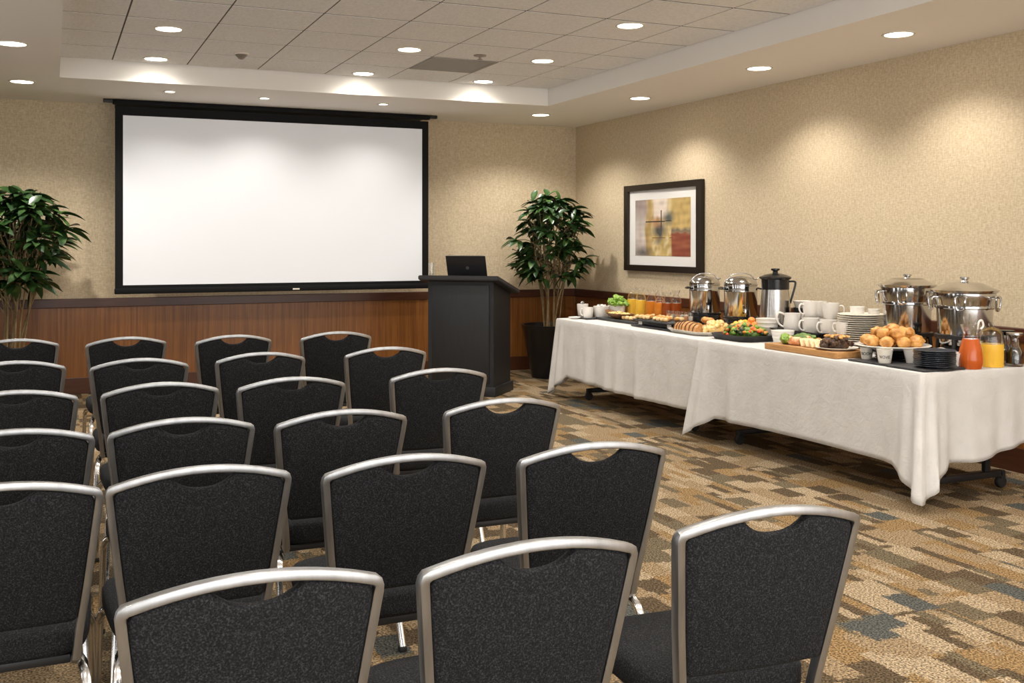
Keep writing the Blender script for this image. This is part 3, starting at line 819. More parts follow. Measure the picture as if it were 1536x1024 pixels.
def plate_bm(r, h=.016):
    return lathe([(0, 0), (r*.62, 0), (r*.64, .003), (r*.97, h-.003), (r, h-.001), (r*.99, h+.001), (r*.96, h), (r*.66, .005), (0, .004)], 40)
def plate_stack(label, group, loc, r, n, step, mat, name='plate'):
    o = None
    for k in range(n):
        l = (loc[0]+random.uniform(-.002, .002), loc[1]+random.uniform(-.002, .002), loc[2]+k*step)
        if o is None: o = first = one(name, plate_bm(r), M[mat], label, 'plate', l, 0, group)
        else: dup(first, l, random.random())
    return loc[2]+n*step+.002

# --- far end: mugs with spoons on a small tray
y = tp(880, 4.73)
one('serving_tray', B(-.09, .09, -.17, .17, 0, .010, bev=.004), M['slate'], 'small flat black tray under the mugs at the far table end', 'tray', (4.73, y, TT))
mA = mug('white mug on the small black tray, nearer the table edge', (4.70, tp(882, 4.70), TT+.010), .052, .10, 2.2, cat='mug')
mB = mug('white mug holding spoons, behind another mug at the far end', (4.79, tp(874, 4.79), TT+.010), .056, .115, 1.0)
def spoon(loc, tilt, rz, label, group, L=.15):
    bm = sweep([(0, 0, 0), (0, 0, L*.5), (0, .002, L*.86)], rrect(.004, .002, .0008, 1), (0, 1, 0))
    blob(bm, (0, .002, L*.95), (.012, .003, .018), 2, 0)
    o = one('spoon', bm, M['steel'], label, 'spoon', loc, 0, group); o.rotation_euler = (tilt[0], tilt[1], rz); return o
for k in range(4):
    a = k*1.6+.4
    spoon((4.79+.018*cos(a), mB.location.y+.018*sin(a), TT+.026), (.22*sin(a), -.2*cos(a), 0), 0, 'steel spoon standing in the white mug at the far table end', 'spoons in the far mug', .118)
one('saucer', plate_bm(.062, .014), M['white_cer'], 'small white saucer at the far front corner of the buffet', 'saucer', (4.60, tp(862, 4.60), TT))
y = tp(902, 4.84)
bowl('sugar_bowl', 'deep white bowl of clear wrapped sweets beside the far mugs', 'bowl', (4.84, y, TT), .078, .118, foot=.8)
g0 = 'clear wrapped sweets in the deep white bowl'
for k in range(9):
    a = k*2.4; rr = .018*math.sqrt(k)
    one('wrapped_sweet', blob(bmesh.new(), (0, 0, 0), (.014, .012, .016), 1, .3, 2, seed=k), M['glass'] if k % 2 else M['white_cer'], 'small clear wrapped sweet in the deep white bowl at the far end', 'sweet', (4.84+rr*cos(a), y+rr*sin(a), TT+.118+.004*(k < 4)), 0, g0)
one('sugar_fill', lathe([(0, .10), (.068, .10), (.064, .03), (.05, .014), (0, .014)], 24), M['white_cer'], 'white filling of the deep bowl of sweets', 'sugar', (4.84, y, TT))
y = tp(925, 5.0)
bowl('salad_bowl', 'white bowl heaped with bright green lettuce', 'bowl', (5.0, y, TT), .088, .125, foot=.8)
bm = bmesh.new(); rnd = random.Random(3)
for k in range(34):
    a = rnd.uniform(0, 6.28); rr = rnd.uniform(0, .085); z = .135+.075*rnd.random()*(1.1-rr/.1)
    blob(bm, (rr*cos(a)*1.05, rr*sin(a)*1.3, z), (.032, .032, .022), 2, .75, 3.2, seed=k)
box(bm, -.05, .05, -.05, .05, .03, .13)
tag(one('lettuce', bm, M['lettuce'], 'bright green lettuce heaped in the white bowl', 'lettuce', (5.0, y, TT), smooth=30), kind='stuff')

# --- slate with wooden boat bowl and pastries
ya_, yb_ = tp(901, 4.80), tp(952, 4.74)
one('slate_board', B(-.115, .115, -(ya_-yb_)/2, (ya_-yb_)/2, 0, .022, bev=.004), M['slate'], 'long dark slate board under the wooden boat shaped bowl', 'board', (4.86, (ya_+yb_)/2, TT))
yw = tp(928, 4.84)
def boat_bm(L, W, H):
    bm = bmesh.new(); rings = []
    n = 32
    for sc, z, zc2 in ((.45, 0, 0), (.75, H*.4, .35), (1, H, 1), (.94, H, 1), (.7, H*.5, .35), (.4, H*.16, 0)):
        rings.append([bm.verts.new((W*sc*sin(2*pi*k/n), L*sc*cos(2*pi*k/n), z+zc2*H*.5*(abs(cos(2*pi*k/n))**3)*(1 if cos(2*pi*k/n) > 0 else .2))) for k in range(n)])
    for a, b in zip(rings, rings[1:]):
        for k in range(n): bm.faces.new((a[k], a[(k+1) % n], b[(k+1) % n], b[k]))
    bm.faces.new(rings[0]); bm.faces.new(rings[-1]); return bm
one('wooden_bowl', boat_bm(.235, .09, .05), M['dark_wood'], 'dark wooden boat shaped bowl with a raised tip, filled with yellow crisps', 'bowl', (4.84, yw-.02, TT+.022))
bm = bmesh.new()
for k in range(46):
    a = rnd.uniform(0, 6.28); rr = math.sqrt(rnd.random())
    blob(bm, (.058*rr*sin(a), .16*rr*cos(a), .045+.022*rnd.random()*(1.2-rr)), (.018, .022, .006), 1, .5, 2, rot=rnd.random()*3, seed=k)
box(bm, -.04, .04, -.12, .12, .012, .045)
tag(one('crisps', bm, M['cheese'], 'yellow crisps filling the wooden boat shaped bowl', 'crisps', (4.84, yw-.02, TT+.022)), kind='stuff')
gp_ = 'small pale pastries on the slate board'
yq = tp(953, 4.86)
for k in range(15):
    i, j, l = k % 5, (k//5) % 3, 0
    one('pastry', blob(bmesh.new(), (0, 0, .020), (.024, .026, .021), 2, .3, 2.2, seed=k), M['pale_pastry'], 'small pale pastry on the near end of the slate board', 'pastry', (4.80+j*.055, yq-.14+i*.058, TT+.0225), rnd.random()*3, gp_)

# --- orange juice and tea in tall glass carafes
def carafe(label, loc, r, h, fill, liq, group, fin=True):
    t = thing('glass_carafe', label, 'carafe', loc, 0, group)
    mesh_obj('glass_body', lathe([(r, fill), (r, h*.68), (r*.86, h*.77), (r*.46, h*.84), (r*.42, h*.88), (r*.62, h*.93), (r*.78, h), (r*.74, h)], 26), M['glass'], t)
    mesh_obj('drink', lathe([(0, .0), (r-.002, 0), (r, .003), (r, fill), (0, fill)], 26), M[liq], t)
    return t
gj = 'tall glass carafes on the far table'
for px, x, liq, lb, hh_ in ((949, 5.13, 'oj', 'glass carafe of orange juice beside the lettuce bowl', .30), (961, 5.10, 'oj', 'glass carafe of orange juice next to the amber tea', .30),
                       (977, 5.10, 'tea', 'glass carafe of amber tea next to the orange juice', .29), (990, 5.05, 'tea', 'glass carafe of amber tea, nearest the table front', .28),
                       (990, 5.22, 'tea_dark', 'glass carafe of dark tea standing behind the others', .325),
                       (1001, 5.08, 'tea_dark', 'glass carafe of dark tea with amber tea to its left', .285), (1014, 5.14, 'tea_dark', 'glass carafe of dark tea next to the coffee urns', .30)):
    carafe(lb, (x, tp(px, x), TT), .050, hh_, .185, liq, gj)

# --- black display stand with bite sized pastries and shot glasses
yl, yr = tp(957, 4.70), tp(1003, 4.66)
ym = (yl+yr)/2; hl = (yl-yr)/2
t = thing('display_stand', 'low black display stand with two pale label plates at the table front', 'display stand', (4.80, ym, TT))
mesh_obj('base_board', B(-.15, .15, -hl-.04, hl+.04, 0, .012, bev=.003), M['slate'], t)
mesh_obj('riser', B(-.10, .10, -hl+.01, hl-.01, .012, .052, bev=.003), M['black_metal'], t)
mesh_obj('top_tray', B(-.145, .145, -hl-.02, hl+.02, .052, .066, bev=.004), M['slate'], t)
for yy in (-hl+.045, hl-.05):
    q = mesh_obj('label_plate', B(-.106, -.10, yy-.032, yy+.032, .016, .050), M['steel_b'], t, smooth=0); q['label'] = 'pale metal label plate'
gb = 'bite sized pastries on the black display stand'
k = 0
for i in range(9):
    for j in range(4):
        if (i+j) % 5 == 4: continue
        k += 1
        one('pastry_bite', blob(bmesh.new(), (0, 0, .019), (.021, .022, .019), 2, .25, 2, seed=k+50), M['pastry'] if (i*3+j) % 3 else M['pale_pastry'], 'small golden pastry bite on the low black display stand', 'pastry', (4.685+j*.052, ym+hl-.02-i*.057, TT+.0665), rnd.random()*3, gb)
gs = 'small clear shot glasses on the black display stand'
for k in range(6):
    t = thing('shot_glass', 'small clear shot glass at the back of the black display stand', 'glass', (4.90, ym+hl*.35-k*.068, TT+.0665), 0, gs)
    mesh_obj('glass_body', lathe([(0, 0), (.017, 0), (.021, .075), (.0195, .075), (.0155, .006), (0, .006)], 20), M['glass'], t)
    mesh_obj('dessert', lathe([(0, .0065), (.0155, .0065), (.018, .045), (0, .045)], 20), M['cream_cer'] if k % 2 else M['salmon'], t)
mug('white mug between the tea carafes and the first coffee urn', (4.99, tp(1025, 4.99), TT), .048, .105, -.8)

# --- coffee urns
def urn(label, px, x, wpx, top, kind):
    y = tp(px, x); s = scale_at(x, y); r = wpx/s/2
    t = thing('coffee_urn', label, 'coffee urn', (x, y, TT), -A)
    H = lev(top, x, y)-TT
    mesh_obj('base', lathe([(0, 0), (r*1.02, 0), (r*1.06, .012), (r*1.06, .075), (r*1.0, .10), (r*1.08, .112), (r*1.08, .125), (0, .125)], 44), M['black_plastic'], t)
    if kind == 'steel':
        h0 = H-.105
        mesh_obj('body', lathe([(0, .125), (r*.97, .125), (r, .135), (r, h0-.055), (r*1.015, h0-.05), (r*1.015, h0-.035), (r, h0-.03), (r, h0), (r*1.03, h0+.004), (r*1.03, h0+.012), (0, h0+.012)], 56), M['steel'], t)
        lid_ = mesh_obj('lid', lathe([(0, h0+.0125), (r*1.0, h0+.0125), (r*1.01, h0+.022), (r*.93, h0+.040), (r*.6, h0+.066), (r*.25, h0+.078), (0, h0+.080)], 56), M['steel'], t)
        hp = smooth_path([(-r*.98, 0, h0+.028), (-r*.55, 0, h0+.085), (0, 0, h0+.102), (r*.55, 0, h0+.09), (r*.85, 0, h0+.05), (r*1.08, 0, h0+.06)], 6)
        mesh_obj('handle', sweep(hp, rrect(.008, .020, .003, 2), (0, 1, 0)), M['steel'], lid_)
        for sgn in (-1, 1):
            hp = smooth_path([(sgn*r*.99, -.045, h0-.02), (sgn*(r+.028), -.045, h0-.025), (sgn*(r+.028), .045, h0-.025), (sgn*r*.99, .045, h0-.02)], 5)
            mesh_obj('side_handle', sweep(hp, circ(.007, 8), (0, 0, 1)), M['black_plastic'], t)
        bm = lathe([(0, 0), (.011, 0), (.011, .05), (0, .05)], 14); bmesh.ops.rotate(bm, verts=bm.verts, matrix=Matrix.Rotation(pi/2, 3, 'X')); bmesh.ops.translate(bm, verts=bm.verts, vec=(.0, -r*.97, .175))
        box(bm, -.011, .011, -r-.058, -r-.036, .125+.01, .20, bev=.004)
        mesh_obj('spigot', bm, M['steel'], t)
    else:
        h0 = H-.075
        mesh_obj('body', lathe([(0, .10), (r*1.12, .10), (r*1.13, .115), (r*.92, h0-.085), (r*.92, h0-.08), (0, h0-.08)], 56), M['steel_b'], t)
        mesh_obj('collar', lathe([(0, h0-.08), (r*.94, h0-.08), (r*.96, h0), (0, h0)], 44), M['black_plastic'], t)
        lid_ = mesh_obj('lid', lathe([(0, h0), (r*1.02, h0), (r*1.10, h0+.008), (r*1.08, h0+.018), (r*.75, h0+.034), (r*.3, h0+.045), (0, h0+.046)], 44), M['black_plastic'], t)
        mesh_obj('lid_knob', lathe([(0, h0+.045), (.022, h0+.045), (.018, h0+.062), (.034, h0+.070), (.034, h0+.082), (0, h0+.086)], 24), M['black_plastic'], lid_)
        hp = smooth_path([(r*.9, 0, h0-.02), (r*1.35, 0, h0-.02), (r*1.36, 0, h0-.06), (r*1.02, 0, h0-.19)], 5)
        mesh_obj('handle', sweep(hp, rrect(.014, .02, .004, 2), (0, 1, 0)), M['black_plastic'], t)
    return t
urn('polished steel coffee urn next to the tea carafes', 1057, 5.17, 45, 409, 'steel')
urn('polished steel coffee urn between another steel one and the black lidded one', 1111, 5.17, 49, 409, 'steel')
urn('tapered steel coffee urn with glossy black lid and knob', 1163, 5.17, 43, 404, 'black')

# --- platters
def octo(w, d, h, cut, rim=.03, bm=None):
    bm = bm or bmesh.new()
    def ring(w_, d_, z, c): return [bm.verts.new(p) for p in ((w_, -d_+c, z), (w_, d_-c, z), (w_-c, d_, z), (-w_+c, d_, z), (-w_, d_-c, z), (-w_, -d_+c, z), (-w_+c, -d_, z), (w_-c, -d_, z))]
    R = [ring(w-rim, d-rim, 0, cut), ring(w-.004, d-.004, h-.004, cut), ring(w, d, h, cut), ring(w-.010, d-.010, h, cut), ring(w-rim-.012, d-rim-.012, .008, cut)]
    for a, b in zip(R, R[1:]):
        for k in range(8): bm.faces.new((a[k], a[(k+1) % 8], b[(k+1) % 8], b[k]))
    bm.faces.new(R[0]); bm.faces.new(R[-1]); return bm
yp = (tp(1009, 4.70)+tp(1090, 4.86))/2
one('serving_platter', octo(.19, .27, .030, .07), M['cream_cer'], 'cream octagonal platter holding a sliced brown loaf and pale cheese', 'platter', (4.80, yp, TT))
gl = 'slices of the brown loaf on the cream platter'
y0l = yp+.195
for k in range(7):
    w_, h_ = .075-.006*abs(k-3), .085-.006*abs(k-3)
    outl = [(w_*cos(a_)*.98, .0+h_*max(0, sin(a_))**.7) for a_ in [pi*q/10 for q in range(11)]]
    bm = prism(outl, -.0225, .0175, 'xz', bev=.004)
    o = one('loaf_slice', bm, M['loaf'], 'slice of brown loaf with dark ridges on the cream platter', 'bread slice', (4.73, y0l-k*.046, TT+.011), .08, gl)
    bm = prism([(a_*1.02, b_*1.02+.001) for a_, b_ in outl], .0175, .0225, 'xz')
    c_ = mesh_obj('dark_edge', bm, M['crust'], o, smooth=0); c_['label'] = 'dark glazed edge'
for k in range(4):
    one('bread_roll', blob(bmesh.new(), (0, 0, .030), (.034, .042, .028), 3, .15, 2, seed=k+90), M['pastry'], 'small brown roll behind the sliced loaf on the cream platter', 'roll', (4.86+.02*(k % 2), yp+.13-k*.082, TT+.014+(.055 if k in (1, 2) else 0)), .3*k, 'small rolls behind the sliced loaf')
one('bread_roll_base', blob(bmesh.new(), (0, 0, .03), (.05, .10, .03), 3, .15, 2, seed=99), M['pastry'], 'brown bun lying under the small rolls behind the loaf', 'bun', (4.895, yp+.01, TT+.010)).name = 'bread_bun'
def pile(name, label, cat, loc, wx, wy, h, mats, n, pr, seed, amp=.4, flat=.8):
    rr_ = random.Random(seed); bm = bmesh.new()
    blob(bm, (0, 0, h*.30), (wx*.82, wy*.82, h*.55), 3, .1, 3, mi=0)
    for v in bm.verts: v.co.z = max(v.co.z, .001)
    for k in range(n):
        a = rr_.uniform(0, 6.28); q = math.sqrt(rr_.random())
        z = h*(.12+.78*math.sqrt(max(0, 1-q*q)))+rr_.uniform(-.2, .1)*pr
        s = pr*rr_.uniform(.7, 1.25)
        blob(bm, (wx*q*cos(a), wy*q*sin(a), max(z, s*flat+.001)), (s, s*rr_.uniform(.7, 1.4), s*flat), 1 if n > 120 else 2, amp, 2.2, rot=rr_.uniform(0, 3), seed=k, mi=rr_.randrange(len(mats)))
    o = mesh_obj(name, bm, mats, None, loc, 60); tag(o, label, cat, kind='stuff'); return o
pile('cheese_cubes', 'pale yellow cheese pieces heaped on the cream platter', 'cheese', (4.83, yp-.165, TT+.010), .095, .10, .105, [M['cheese'], M['pale_pastry'], M['cheese']], 60, .022, 1)
# dark tray of salad
yv = (tp(1076, 4.72)+tp(1160, 4.86))/2
one('serving_tray', octo(.185, .235, .042, .06, .022), M['slate'], 'dark octagonal tray of mixed vegetables at the table front', 'tray', (4.79, yv, TT))
pile('mixed_vegetables', 'mixed green, orange and red vegetables heaped on the dark octagonal tray', 'vegetables', (4.79, yv-.01, TT+.010), .135, .185, .115, [M['green'], M['carrot'], M['green'], M['darkgreen'], M['orange'], M['lettuce'], M['red']], 150, .021, 2)
# fruit dish behind
yf = tp(1118, 4.96)
one('fruit_dish', plate_bm(.155, .03), M['white_cer'], 'white dish of yellow and orange fruit behind the vegetable tray', 'dish', (4.96, yf, TT))
pile('sliced_yellow_fruit', 'sliced yellow fruit heaped on the white dish behind the vegetables', 'fruit', (4.955, yf+.025, TT+.006), .095, .10, .115, [M['yellow'], M['cheese'], M['yellow']], 60, .022, 4)
for k, (dx, dy, dz) in enumerate(((-.03, -.065, .09), (.03, -.075, .09), (0, -.115, .05), (-.055, -.105, .045), (.02, -.045, .122), (-.06, -.04, .085), (.05, -.10, .05))):
    one('orange_fruit', blob(bmesh.new(), (0, 0, 0), (.031, .031, .029), 3, .08, 2.5, seed=k+7), M['orange'], 'small orange fruit at the right side of the yellow fruit pile', 'fruit', (4.965+dx, yf+dy, TT+dz), 0, 'small orange fruits on the white dish')

# --- bowls, jug and mugs by the urns
yb1 = tp(1151, 4.98); gsc = 'white saucers under the ringed bowl'
for k in range(3):
    one('saucer', plate_bm(.085, .016), M['white_cer'], 'white saucer under the ringed white bowl', 'saucer', (4.98, yb1, TT+.0105*k), 0, gsc)
bowl('ringed_bowl', 'deep ringed white bowl in front of the black lidded urn', 'bowl', (4.98, yb1, TT+.040), .088, .115, rings=True, foot=.72)
bowl('soup_bowl', 'wide white bowl with a dark rim line, left behind the wooden board', 'bowl', (4.845, tp(1174, 4.845), TT), .085, .095, rings=True, foot=.7)
# black riser
ra, rb = tp(1172, 5.10), tp(1256, 5.10); rm, rh = (ra+rb)/2, (ra-rb)/2
t = thing('serving_riser', 'black riser tray carrying the white mugs and jug', 'riser', (5.12, rm, TT))
mesh_obj('block', B(-.13, .13, -rh*.78, rh*.62, 0, .062, bev=.006), M['black_metal'], t)
mesh_obj('tray_top', octo(.175, rh, .028, .05, .03), M['black_plastic'], t, (0, 0, .062), smooth=0)
zr = TT+.0705
gm = 'white mugs stacked on the black riser'
def jug(label, loc, r, h, rz):
    t = thing('milk_jug', label, 'jug', loc, rz)
    bm = lathe([(0, .002), (r*.8, 0), (r*.88, .01), (r, h*.35), (r*.86, h*.8), (r*.90, h), (r*.84, h), (r*.80, h*.8), (r*.92, h*.35), (r*.74, .012), (0, .010)], 32)
    for v in bm.verts:
        if v.co.z > h*.7 and v.co.x < -r*.5: v.co.x -= .018*(v.co.z/h-.6)*2
    mesh_obj('jug_body', bm, M['white_cer'], t)
    hp = smooth_path([(r*.82, 0, h*.92), (r*1.45, 0, h*1.02), (r*1.7, 0, h*.75), (r*1.45, 0, h*.4), (r*.92, 0, h*.22)], 6)
    mesh_obj('handle', sweep(hp, circ(.0075, 8), (0, 1, 0)), M['white_cer'], t)
yj = tp(1190, 5.06)
jug('white jug with a large loop handle at the left of the black riser', (5.05, yj, zr), .066, .135, pi-A-.15)
mh, mr = .112, .060
low = [(5.06, tp(1216, 5.06)), (5.06, tp(1243, 5.06))]
bk = [(5.20, tp(1203, 5.20)), (5.20, tp(1227, 5.20)), (5.20, tp(1251, 5.20))]
lbl = ['left white mug in the front pair on the black riser', 'right white mug in the front pair on the black riser']
for k, (x, y) in enumerate(low): mug(lbl[k], (x, y, zr), mr, mh, pi-A+.25, group=gm)
for k, (x, y) in enumerate(bk): mug(['white mug behind the jug on the black riser', 'white mug in the middle of the rear row on the riser', 'white mug at the right of the rear row on the riser'][k], (x, y, zr), .055, mh, .1, group=gm)
up = [(5.14, tp(1216, 5.14)), (5.20, tp(1229, 5.20)), (5.14, tp(1246, 5.14))]
for k, (x, y) in enumerate(up): mug(['left white mug of the upper layer on the black riser', 'middle white mug of the upper layer, partly hidden behind another', 'right white mug of the upper layer on the black riser'][k], (x, y, zr+mh+.0015), mr, mh, [pi-.2, -.5, -A-.3][k], group=gm)
yk = tp(1199, 5.27)-.075
for k in range(4):
    bowl('dark_bowl', 'dark bowl with a pale rim in the stack behind the jug', 'bowl', (5.30, yk+.06, TT+.052*k), .080, .075, mat='dark_cer', group='dark bowls stacked behind the jug')
one('rim_bowl', lathe([(0, .003), (.05, 0), (.082, .07), (.085, .074), (.080, .074), (.047, .008), (0, .008)], 30), M['white_cer'], 'pale bowl on top of the dark bowl stack behind the jug', 'bowl', (5.30, yk+.06, TT+.052*4)).name = 'pale_bowl'

# --- white plate stacks
yp1 = tp(1292, 5.08); s = scale_at(5.08, yp1)
zt1 = plate_stack('white dinner plate in the tall stack left of the soup urns', 'white plates in the tall stack', (5.08, yp1, TT), .158, 17, .0142, 'cream_cer', 'dinner_plate')
yp2 = tp(1328, 5.25)
bowl('ramekin', 'small square-looking white ramekin on top of the tall plate stack', 'ramekin', (5.06, tp(1286, 5.06), zt1+.001), .052, .048, foot=.85)
bowl('ramekin', 'lower white ramekin at the right on top of the tall plate stack', 'ramekin', (5.14, tp(1311, 5.14), zt1+.001), .042, .034, foot=.85)
o = mug('white mug standing left of the tall plate stack, lower one', (4.93, tp(1263, 4.93), TT), .043, .105, 2.0)
mug('white mug set on another mug left of the tall plate stack', (4.93, tp(1263, 4.93), TT+.1065), .043, .085, 2.0)

# --- soup urns
def soup_urn(label, px, x, wpx, top, rimy, bandy, lowy):
    y = tp(px, x); s = scale_at(x, y); r = wpx/s/2
    t = thing('soup_urn', label, 'soup urn', (x, y, TT), -A)
    zk, zr_, zb_, zl = [lev(v, x, y)-TT for v in (top, rimy, bandy, lowy)]
    bm = lathe([(r*.62, 0), (r*.98, 0), (r*.98, .014), (r*.78, .016), (r*.74, .03), (r*.70, .10), (0, .10), (0, .09), (r*.62, .09)], 40)
    for k in range(4):
        a = pi/4+k*pi/2; sweep([(r*.92*cos(a), r*.92*sin(a), .0), (r*.84*cos(a), r*.84*sin(a), zl)], circ(.014, 8), (0, 1, 0), bm=bm)
    lathe([(r*.70, zl-.02), (r*.92, zl-.02), (r*.92, zl+.004), (r*.70, zl+.004), (r*.70, zl-.02)], 40, bm=bm)
    mesh_obj('stand', bm, M['black_metal'], t)
    mesh_obj('lower_pot', lathe([(0, .11), (r*.80, .11), (r*.82, .13), (r*.86, zb_), (0, zb_)], 56), M['steel'], t)
    mesh_obj('upper_pot', lathe([(0, zb_), (r*.89, zb_), (r*.93, zb_+.006), (r*.93, zb_+.018), (r*.90, zb_+.022), (r*.93, zb_+.05), (r*.955, zr_-.04), (r*.955, zr_-.012), (r*1.02, zr_-.006), (r*1.03, zr_), (0, zr_)], 56), M['steel'], t)
    lid_ = mesh_obj('lid', lathe([(0, zr_+.0005), (r*1.04, zr_+.0005), (r*1.05, zr_+.006), (r*.98, zr_+.012), (r*.84, zr_+.020), (r*.55, zr_+.048), (r*.25, zk-.032), (0, zk-.028)], 56), M['steel'], t)
    mesh_obj('lid_knob', lathe([(0, zk-.030), (.024, zk-.030), (.017, zk-.018), (.028, zk-.010), (.026, zk), (0, zk+.001)], 24), M['steel'], lid_)
    for a in (pi, -2.1, 0, -.9):
        c_ = Vector((cos(a), sin(a), 0)); tt = Vector((-sin(a), cos(a), 0)); zz = zr_-.035
        hp = smooth_path([c_*r*.94+tt*.03+Vector((0, 0, zz)), c_*(r+.022)+tt*.028+Vector((0, 0, zz-.008)), c_*(r+.018)+tt*.02+Vector((0, 0, zz-.07)), c_*(r+.018)-tt*.02+Vector((0, 0, zz-.07)), c_*(r+.022)-tt*.028+Vector((0, 0, zz-.008)), c_*r*.94-tt*.03+Vector((0, 0, zz))], 5)
        mesh_obj('side_handle', sweep(hp, circ(.006, 8), (c_.x, c_.y, .1)), M['steel'], t)
    return t
soup_urn('polished steel soup urn with domed lid, next to the tall plate stack', 1361, 5.15, 80, 411, 428, 456, 498)
soup_urn('polished steel soup urn with domed lid, nearest the right edge', 1447, 5.13, 92, 415, 436, 462, 502)

# --- wooden board with wraps, salmon rolls, crackers and a cake
bya, byb = tp(1151, 4.53), tp(1252, 4.50)
bm_, bh_ = (bya+byb)/2, (bya-byb)/2
one('wooden_board', B(-.15, .15, -bh_, bh_, 0, .040, bev=.004), M['board'], 'thick light wooden board at the table front carrying rolls and cake', 'board', (4.655, bm_, TT))
zb2 = TT+.041
for k in range(3):
    o = one('green_wrap', blob(bmesh.new(), (0, 0, .034), (.036, .10, .035), 3, .3, 4, seed=k+20), M['green'] if k else M['lettuce'], ['bright lettuce wrapped roll at the left end of the wooden board', 'dark green wrapped roll on the wooden board, second from its left end', 'green wrapped roll behind the others on the wooden board'][k], 'wrap', (4.60+.045*k+(.03 if k == 2 else 0), bya-.11-.10*(k == 1)-.05*(k == 2), zb2), [-.5, -.3, .2][k], 'green wraps on the wooden board')
yg = tp(1197, 4.62)
for k in range(5):
    bm = lathe([(0, 0), (.026, 0), (.028, .006), (.028, .044), (.024, .05), (0, .05)], 18)
    bmesh.ops.rotate(bm, verts=bm.verts, matrix=Matrix.Rotation(pi/2, 3, 'X')); bmesh.ops.translate(bm, verts=bm.verts, vec=(0, .025, .029))
    one('salmon_roll', bm, M['salmon'], 'orange salmon roll near the middle of the wooden board', 'salmon roll', (4.585+.058*(k % 3), yg+.03-.06*(k//3)-.012*(k % 3), zb2), .3*k-.5, 'salmon rolls on the wooden board')
yc_ = tp(1219, 4.58)
for k in range(6):
    o = one('cracker', B(-.034, .034, -.004, .004, 0, .062, bev=.003), M['cracker'], 'pale square cracker leaning on the wooden board', 'cracker', (4.575+.012*(k % 2), yc_+.06-.026*k, zb2+.004), -.45, 'crackers on the wooden board'); o.rotation_euler = (-.65, 0, -.35)
for k in range(8):
    one('golden_bite', blob(bmesh.new(), (0, 0, .024), (.027, .03, .024), 2, .2, 2, seed=k+70), M['pastry'] if k % 2 else M['cheese'], 'round golden bite at the back of the wooden board', 'pastry', (4.72+.012*(k % 2), tp(1200, 4.72)-.058*k, zb2), 0, 'golden bites along the back of the board')
yk2 = tp(1256, 4.64)
one('dessert_plate', plate_bm(.135, .016), M['cream_cer'], 'pale round plate under the dark cake on the wooden board', 'plate', (4.645, yk2+.01, zb2))
pile('nut_cake', 'dark chocolate cake topped with golden nuts on the pale plate', 'cake', (4.65, yk2+.015, zb2+.006), .085, .10, .075, [M['choc'], M['choc'], M['choc']], 40, .022, 9)
bpy.data.objects['nut_cake'].pop('kind', None)
for k in range(9):
    a = k*2.4; q = .014*math.sqrt(k)*1.3
    one('cake_topping', blob(bmesh.new(), (0, 0, 0), (.024, .014, .010), 2, .3, 2, rot=k, seed=k), M['pastry'], 'golden nut slice on top of the dark cake', 'topping', (4.65+q*1.4*cos(a), yk2+.015+q*1.7*sin(a), zb2+.088-.009*q*40*.3), 0, 'nut slices on the cake')

# --- rolls on a raised white dish, cups with lettering below it
xs_, ys_ = 4.60, tp(1318, 4.60)
one('slate_mat', B(-.11, .11, -.17, .17, 0, .010, bev=.003), M['slate'], 'flat dark slate mat under the two lettered cups', 'mat', (4.63, ys_+.01, TT))
def lettered(label, loc, r, h, word, rz):
    t = thing('lettered_cup', label, 'cup', loc, rz)
    mesh_obj('cup_body', lathe([(0, .002), (r*.72, 0), (r*.76, .005), (r, h), (r*.93, h), (r*.69, .010), (0, .009)], 30), M['cream_cer'], t)
    cu = bpy.data.curves.new('lettering', 'FONT'); cu.body = word; cu.size = .026; cu.extrude = .0006; cu.align_x = 'CENTER'
    to = bpy.data.objects.new('lettering_source', cu); COL.objects.link(to)
    me = bpy.data.meshes.new_from_object(to.evaluated_get(bpy.context.evaluated_depsgraph_get())); bpy.data.objects.remove(to)
    for v in me.vertices:
        z = h*.36+v.co.y; rr = r*(.76+.24*z/h)+.0004+v.co.z; a = v.co.x/r
        v.co = (rr*sin(a), -rr*cos(a), z)
    me.materials.clear(); me.materials.append(M['ink'])
    o = bpy.data.objects.new('lettering', me); COL.objects.link(o); o.parent = t
    return t
c1 = (4.63, tp(1300, 4.63)); c2 = (4.575, tp(1327, 4.575))
lettered('small pale lettered cup under the roll dish, left one', (*c1, TT+.010), .041, .074, 'BOOM', -A-.35)
lettered('small pale lettered cup under the roll dish, nearer the table edge', (*c2, TT+.010), .048, .083, 'W2VIE', -A-.35)
xd, yd = 4.78, tp(1339, 4.78)
zdish = lev(521, xd-.1, yd-.1)
hd = zdish-TT-.018
n_ = 6
for k in range(n_):
    stp = hd/n_
    one('side_plate', lathe([(0, 0), (.07, 0), (.098, stp*.8), (.10, stp*.95), (.096, stp*.97), (.066, stp*.3), (0, stp*.3)], 32), M['dark_cer'], 'dark blue side plate in the stack holding up the roll dish', 'plate', (xd-.01, yd, TT+k*stp), 0, 'dark side plates under the roll dish')
one('roll_dish', lathe([(0, 0), (.14, 0), (.15, .004), (.222, .020), (.228, .025), (.222, .028), (.15, .013), (0, .010)], 56), M['white_cer'], 'wide white dish raised above the table and heaped with rolls', 'dish', (xd, yd, zdish-.020))
zrd = zdish-.010
g_r = 'golden rolls heaped on the raised white dish'
rolls = []
for k in range(9): a = 2*pi*k/9+.2; rolls.append((.142*cos(a), .142*sin(a), .004, a))
for k in range(4): a = 2*pi*k/4+.6; rolls.append((.05*cos(a), .05*sin(a), .004, a))
for k in range(6): a = 2*pi*k/6+.1; rolls.append((.088*cos(a), .088*sin(a), .052, a+1))
for k in range(2): a = pi*k+.9; rolls.append((.03*cos(a), .03*sin(a), .074, a))
